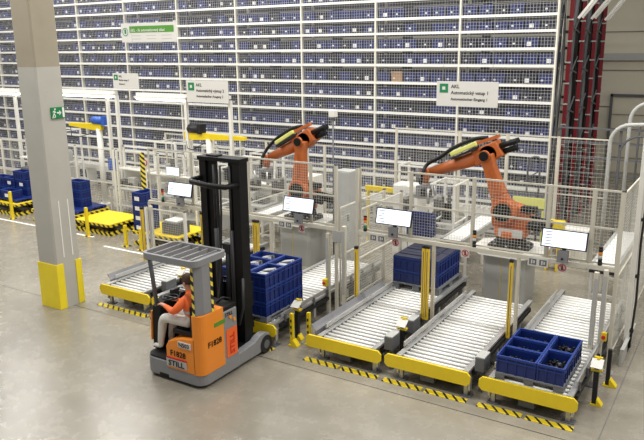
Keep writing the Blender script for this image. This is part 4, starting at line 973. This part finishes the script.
for i, (a, b, y) in enumerate(((-20.9, -19.0, 15.0), (-18.9, -17.2, 15.0), (-16.9, -15.2, 14.95), (-14.9, -13.3, 14.7), (-24.6, -23.0, 15.0), (-22.9, -21.0, 15.0))):
    fence_panel((a, y), (b, y), .15, 2.2, 'mesh guard ' + GN[i], mids=(1.1,), cell=.08, group='mesh guards of the workstations')
    for q, x in ((0, a-.05), (1, b+.05)):
        if q == 0 and i in (1, 5) or q == 1 and i == 5: continue
        fence_post(x, y, 2.22, f'{("left","right")[q]} white post of the mesh guard ' + GN[i], .05, 'steel_white')
fence_panel((-13.45, 12.75), (-12.15, 12.75), .35, 1.2, 'low mesh guard behind the leftmost conveyor', cell=.06, group='mesh guards of the workstations')
for x in (-13.5, -12.1): fence_post(x, 12.75, 1.22, f'short {"left" if x < -13 else "right"} post of the low mesh guard', .06, 'steel_white')
o = single('carton_tray', MB().box(-13.3, 13.1, .42, -12.75, 13.6, .75).box(-13.25, 13.15, .75, -12.8, 13.55, .80, 1), ['midgrey', 'sign_white'], 'grey tray with white sheets on the lift table behind low mesh', 'tray', bevel=.01)

# ------------------------------------------------------------------ inside the robot cells
def cabinet(x0, x1, y0, y1, h, label, m='steel_white', doors=1):
    t = thing('electrical_cabinet', label, 'cabinet', ((x0+x1)/2, (y0+y1)/2, 0), group='electrical cabinets')
    part(t, 'body', MB().box(x0, y0, 0, x1, y1, h), m, bevel=.01)
    for k in range(doors):
        a = x0+(x1-x0)*k/doors; b = x0+(x1-x0)*(k+1)/doors
        d_ = part(t, 'door', MB().box(a+.015, y0-.02, .1, b-.015, y0, h-.03), m)
        part(t, 'handle', MB().box(b-.06, y0-.035, h*.5, b-.04, y0-.02, h*.5+.15), 'dark', d_)
cabinet(-8.42, -8.0, 14.1, 14.5, 2.41, 'tall pale electrical cabinet right of the left robot', 'lightgrey')
t = thing('camera_pole', 'thin dark pole with white camera head above the electrical cabinet', 'pole', (-8.38, 13.95, 0))
part(t, 'pole', MB().cyl((-8.38, 13.95, 0), (-8.38, 13.95, 3.7), .022, 8), 'midgrey')
part(t, 'camera_head', MB().box(-8.46, 13.87, 3.7, -8.30, 14.03, 3.86), 'steel_white', bevel=.01)
cabinet(-7.6, -6.9, 15.6, 16.1, 1.9, 'white machine cabinet behind the side fences', 'steel_white', 2)
cabinet(-11.2, -10.5, 16.4, 16.9, 1.7, 'white machine cabinet behind the left robot', 'steel_white', 2)
cabinet(-3.65, -3.05, 16.9, 17.3, .95, 'white machine cabinet behind the right robot', 'steel_white', 2)
def feed(x0, x1, y0, y1, z, label):
    t = thing('belt_conveyor', label, 'conveyor', ((x0+x1)/2, y0, 0), group='white belt conveyors')
    part(t, 'belt', MB().box(x0+.03, y0, z-.03, x1-.03, y1, z), 'glass_white')
    for x in (x0, x1): part(t, 'side_profile', MB().box(x-.03, y0, z-.12, x+.03, y1, z+.02), 'lightgrey')
    part(t, 'end_roller', MB().cyl((x0, y0, z-.06), (x1, y0, z-.06), .055, 10), 'dark')
    y = y0+.25
    while y < y1:
        for x in (x0, x1): part(t, 'leg', MB().box(x-.025, y-.025, 0, x+.025, y+.025, z-.12), 'steel_white')
        part(t, 'crossbar', MB().box(x0, y-.02, .3, x1, y+.02, .35), 'steel_white')
        y += 1.2
feed(-2.45, -1.98, 14.0, 17.2, .98, 'white belt conveyor behind the rightmost roller conveyor')
feed(-5.85, -5.35, 14.6, 17.2, .95, 'white belt conveyor between the crate stack and right robot')
feed(-11.2, -10.7, 14.4, 16.2, .95, 'white belt conveyor left of the left robot')
t = thing('feeding_table', 'grey steel table carrying dark crates beneath the right gripper', 'table', (-6.3, 14.7, 0))
part(t, 'top', MB().box(-6.75, 14.45, .84, -5.95, 15.05, .90), 'lightgrey')
for x in (-6.7, -6.0):
    for y in (14.5, 15.0): part(t, 'leg', MB().box(x-.03, y-.03, 0, x+.03, y+.03, .84), 'steel_white')
for k in range(2): crate(-6.42, 14.72, .90+BH*k, 0, f'{("lower","upper")[k]} dark blue crate on the table beneath the right gripper', 'crates in the robot cell')
t = thing('infeed_line', 'long white roller line running in front of the rack', 'conveyor', (-10, 18.3, 0))
part(t, 'side_profile', MB().box(-24, 18.10, .75, -5, 18.14, .9), 'steel_white'); part(t, 'side_profile', MB().box(-24, 18.56, .75, -5, 18.6, .9), 'steel_white')
rlm = MB().cyl((0, 18.14-18.3, .85), (0, 18.56-18.3, .85), .03, 8).mesh('roller', 'roller')
for i in range(126): link('roller', rlm, t, (-13.9+i*.15, 0, 0))
for i in range(13): part(t, 'leg', MB().box(-23.9+i*1.55, 18.12, 0, -23.84+i*1.55, 18.58, .75), 'steel_white')
single('ladder', MB().tube([(-4.75, 17.5, 0), (-4.75, 17.5, 2.3), (-4.72, 17.5, 2.5), (-4.6, 17.5, 2.55)], .025, 6).tube([(-4.45, 17.5, 0), (-4.45, 17.5, 2.5), (-4.5, 17.5, 2.55), (-4.6, 17.5, 2.55)], .025, 6).bar((-4.75, 17.5, 2.0), (-4.45, 17.5, 2.2), .03, .03).bar((-4.75, 17.5, 1.2), (-4.45, 17.5, 1.4), .03, .03), 'midgrey', 'grey tubular frame standing behind the right robot', 'frame')
single('yellow_board', MB().box(-5.0, 17.2, 1.30, -4.2, 17.26, 1.55).box(-4.98, 17.2, 0, -4.94, 17.26, 1.25).box(-4.26, 17.2, 0, -4.22, 17.26, 1.25), 'hose_yellow', 'pale yellow panel behind the right robot elbow', 'panel')
single('yellow_device', MB().box(-3.95, 16.3, .95, -3.55, 16.7, 1.2).box(-3.9, 16.35, 0, -3.85, 16.65, .95).box(-3.65, 16.35, 0, -3.6, 16.65, .95), 'yellow', 'yellow device on legs right of the right robot base', 'device', bevel=.01)
single('yellow_beam', MB().box(-8.9, 16.5, 1.45, -7.9, 16.6, 1.58).box(-8.85, 16.5, 0, -8.8, 16.6, 1.45).box(-8.0, 16.5, 0, -7.95, 16.6, 1.45), 'yellow', 'yellow horizontal beam behind the electrical cabinet', 'beam')

# ------------------------------------------------------------------ right edge
t = thing('pipe_arch', 'grey bent pipe arch rising behind the right fence, nearer of two', 'pipe', (-2.65, 16.9, 0), group='bent pipe arches')
def arch(t, y, x0, zt, r, x1):
    pts = [(x0, y, 0), (x0, y, zt-r)] + [(x0+r-r*math.cos(R(a)), y, zt-r+r*math.sin(R(a))) for a in range(15, 91, 15)] + [(x1, y, zt+.12)]
    part(t, 'pipe', MB().tube(pts, .045, 8), 'lightgrey')
    part(t, 'inner_pipe', MB().tube([(p[0]+.22, p[1], max(0, p[2]-.25)) for p in pts], .025, 6), 'midgrey')
arch(t, 16.9, -2.75, 3.52, .42, -.4)
t = thing('pipe_arch', 'grey bent pipe arch rising behind the right fence, farther of two', 'pipe', (-2.35, 17.8, 0), group='bent pipe arches')
arch(t, 17.8, -2.5, 3.95, .42, -.3)
t = thing('cable_mast', 'wide white sheet metal mast at the right edge', 'mast', (-1.45, 12.4, 0))
part(t, 'mast_body', MB().box(-1.50, 12.32, 0, -1.42, 12.60, 4.2), 'steel_white', bevel=.01)
part(t, 'mast_cable', MB().tube([(-1.38, 12.4, 4.0), (-1.36, 12.38, 3.0), (-1.39, 12.4, 2.0), (-1.37, 12.42, 1.0), (-1.4, 12.4, 0.1)], .02), 'dark')
for z in (.4, 1.4, 2.4, 3.4): part(t, 'cable_clip', MB().box(-1.42, 12.36, z, -1.36, 12.44, z+.05), 'dark')
single('floor_guard', MB().box(-1.46, 11.75, 0, -1.42, 13.1, .28).box(-1.46, 11.75, .28, -1.40, 13.1, .31), 'lightgrey', 'low grey sheet metal guard on the floor at the right edge', 'guard')
for i, z in enumerate((2.05, 2.45, 2.85, 3.2)):
    single('cable_rail', MB().bar((-4.3, 18.6, z), (-1.3, 18.6, z), .04, .04), 'midgrey', f'{ORD[i]} thin horizontal rail from below at the right behind the cell', 'rail', 'horizontal rails at the right')
for x in (-4.28, -1.32, -2.8): single('rail_support', MB().box(x-.03, 18.63, 0, x+.03, 18.69, 3.25), 'midgrey', f'{"left" if x < -4 else "middle" if x < -2 else "right"} upright carrying the thin horizontal rails', 'post', 'rail supports')

# ------------------------------------------------------------------ machine enclosures of the workstations
def enclosure(x0, x1, y0, y1, h, label, box=None):
    t = thing('machine_frame', label, 'machine', ((x0+x1)/2, (y0+y1)/2, 0), group='white machine frames')
    for x in (x0, x1):
        for y in (y0, y1): part(t, 'post', MB().box(x-.03, y-.03, 0, x+.03, y+.03, h), 'steel_white')
    for z in (h-.03, h*.5):
        for y in (y0, y1): part(t, 'rail', MB().box(x0+.03, y-.02, z-.02, x1-.03, y+.02, z+.02), 'steel_white')
        for x in (x0, x1): part(t, 'rail', MB().box(x-.02, y0+.03, z-.02, x+.02, y1-.03, z+.02), 'steel_white')
    part(t, 'machine_body', MB().box(x0+.1, y0+.1, .25, x1-.1, y1-.1, h*.42).box(x0+.2, y0+.2, h*.42, x1-.35, y1-.15, h*.66), 'lightgrey', bevel=.01)
    part(t, 'control_unit', MB().box(x1-.32, y0+.05, h*.55, x1-.1, y0+.12, h*.75), 'dark')
    part(t, 'spindle', MB().cyl(((x0+x1)/2, (y0+y1)/2, h*.66), ((x0+x1)/2, (y0+y1)/2, h-.1), .05, 8), 'midgrey')
    part(t, 'pipe', MB().tube([(x0+.1, y0+.05, .3), (x0+.12, y0, .9), (x0+.3, y0+.05, 1.2), (x0+.35, y0+.3, h*.6)], .025, 6), 'dark')
enclosure(-16.9, -16.0, 16.6, 17.4, 2.3, 'white machine frame behind the workbench right of the column')
enclosure(-14.9, -13.8, 16.7, 17.4, 2.2, 'white machine frame below the black-motor hoist')
enclosure(-13.1, -12.4, 14.3, 15.1, 2.1, 'white machine frame behind the leftmost monitor')
enclosure(-22.9, -21.6, 16.6, 17.4, 2.4, 'white machine frame at the left edge behind the crates')
enclosure(-12.9, -11.7, 16.6, 17.4, 2.2, 'white machine frame left of the mast')
enclosure(-8.0, -7.2, 16.8, 17.4, 2.2, 'white machine frame behind the tall electrical cabinet')
enclosure(-6.6, -6.0, 15.7, 16.6, 2.0, 'white machine frame behind the right gripper')
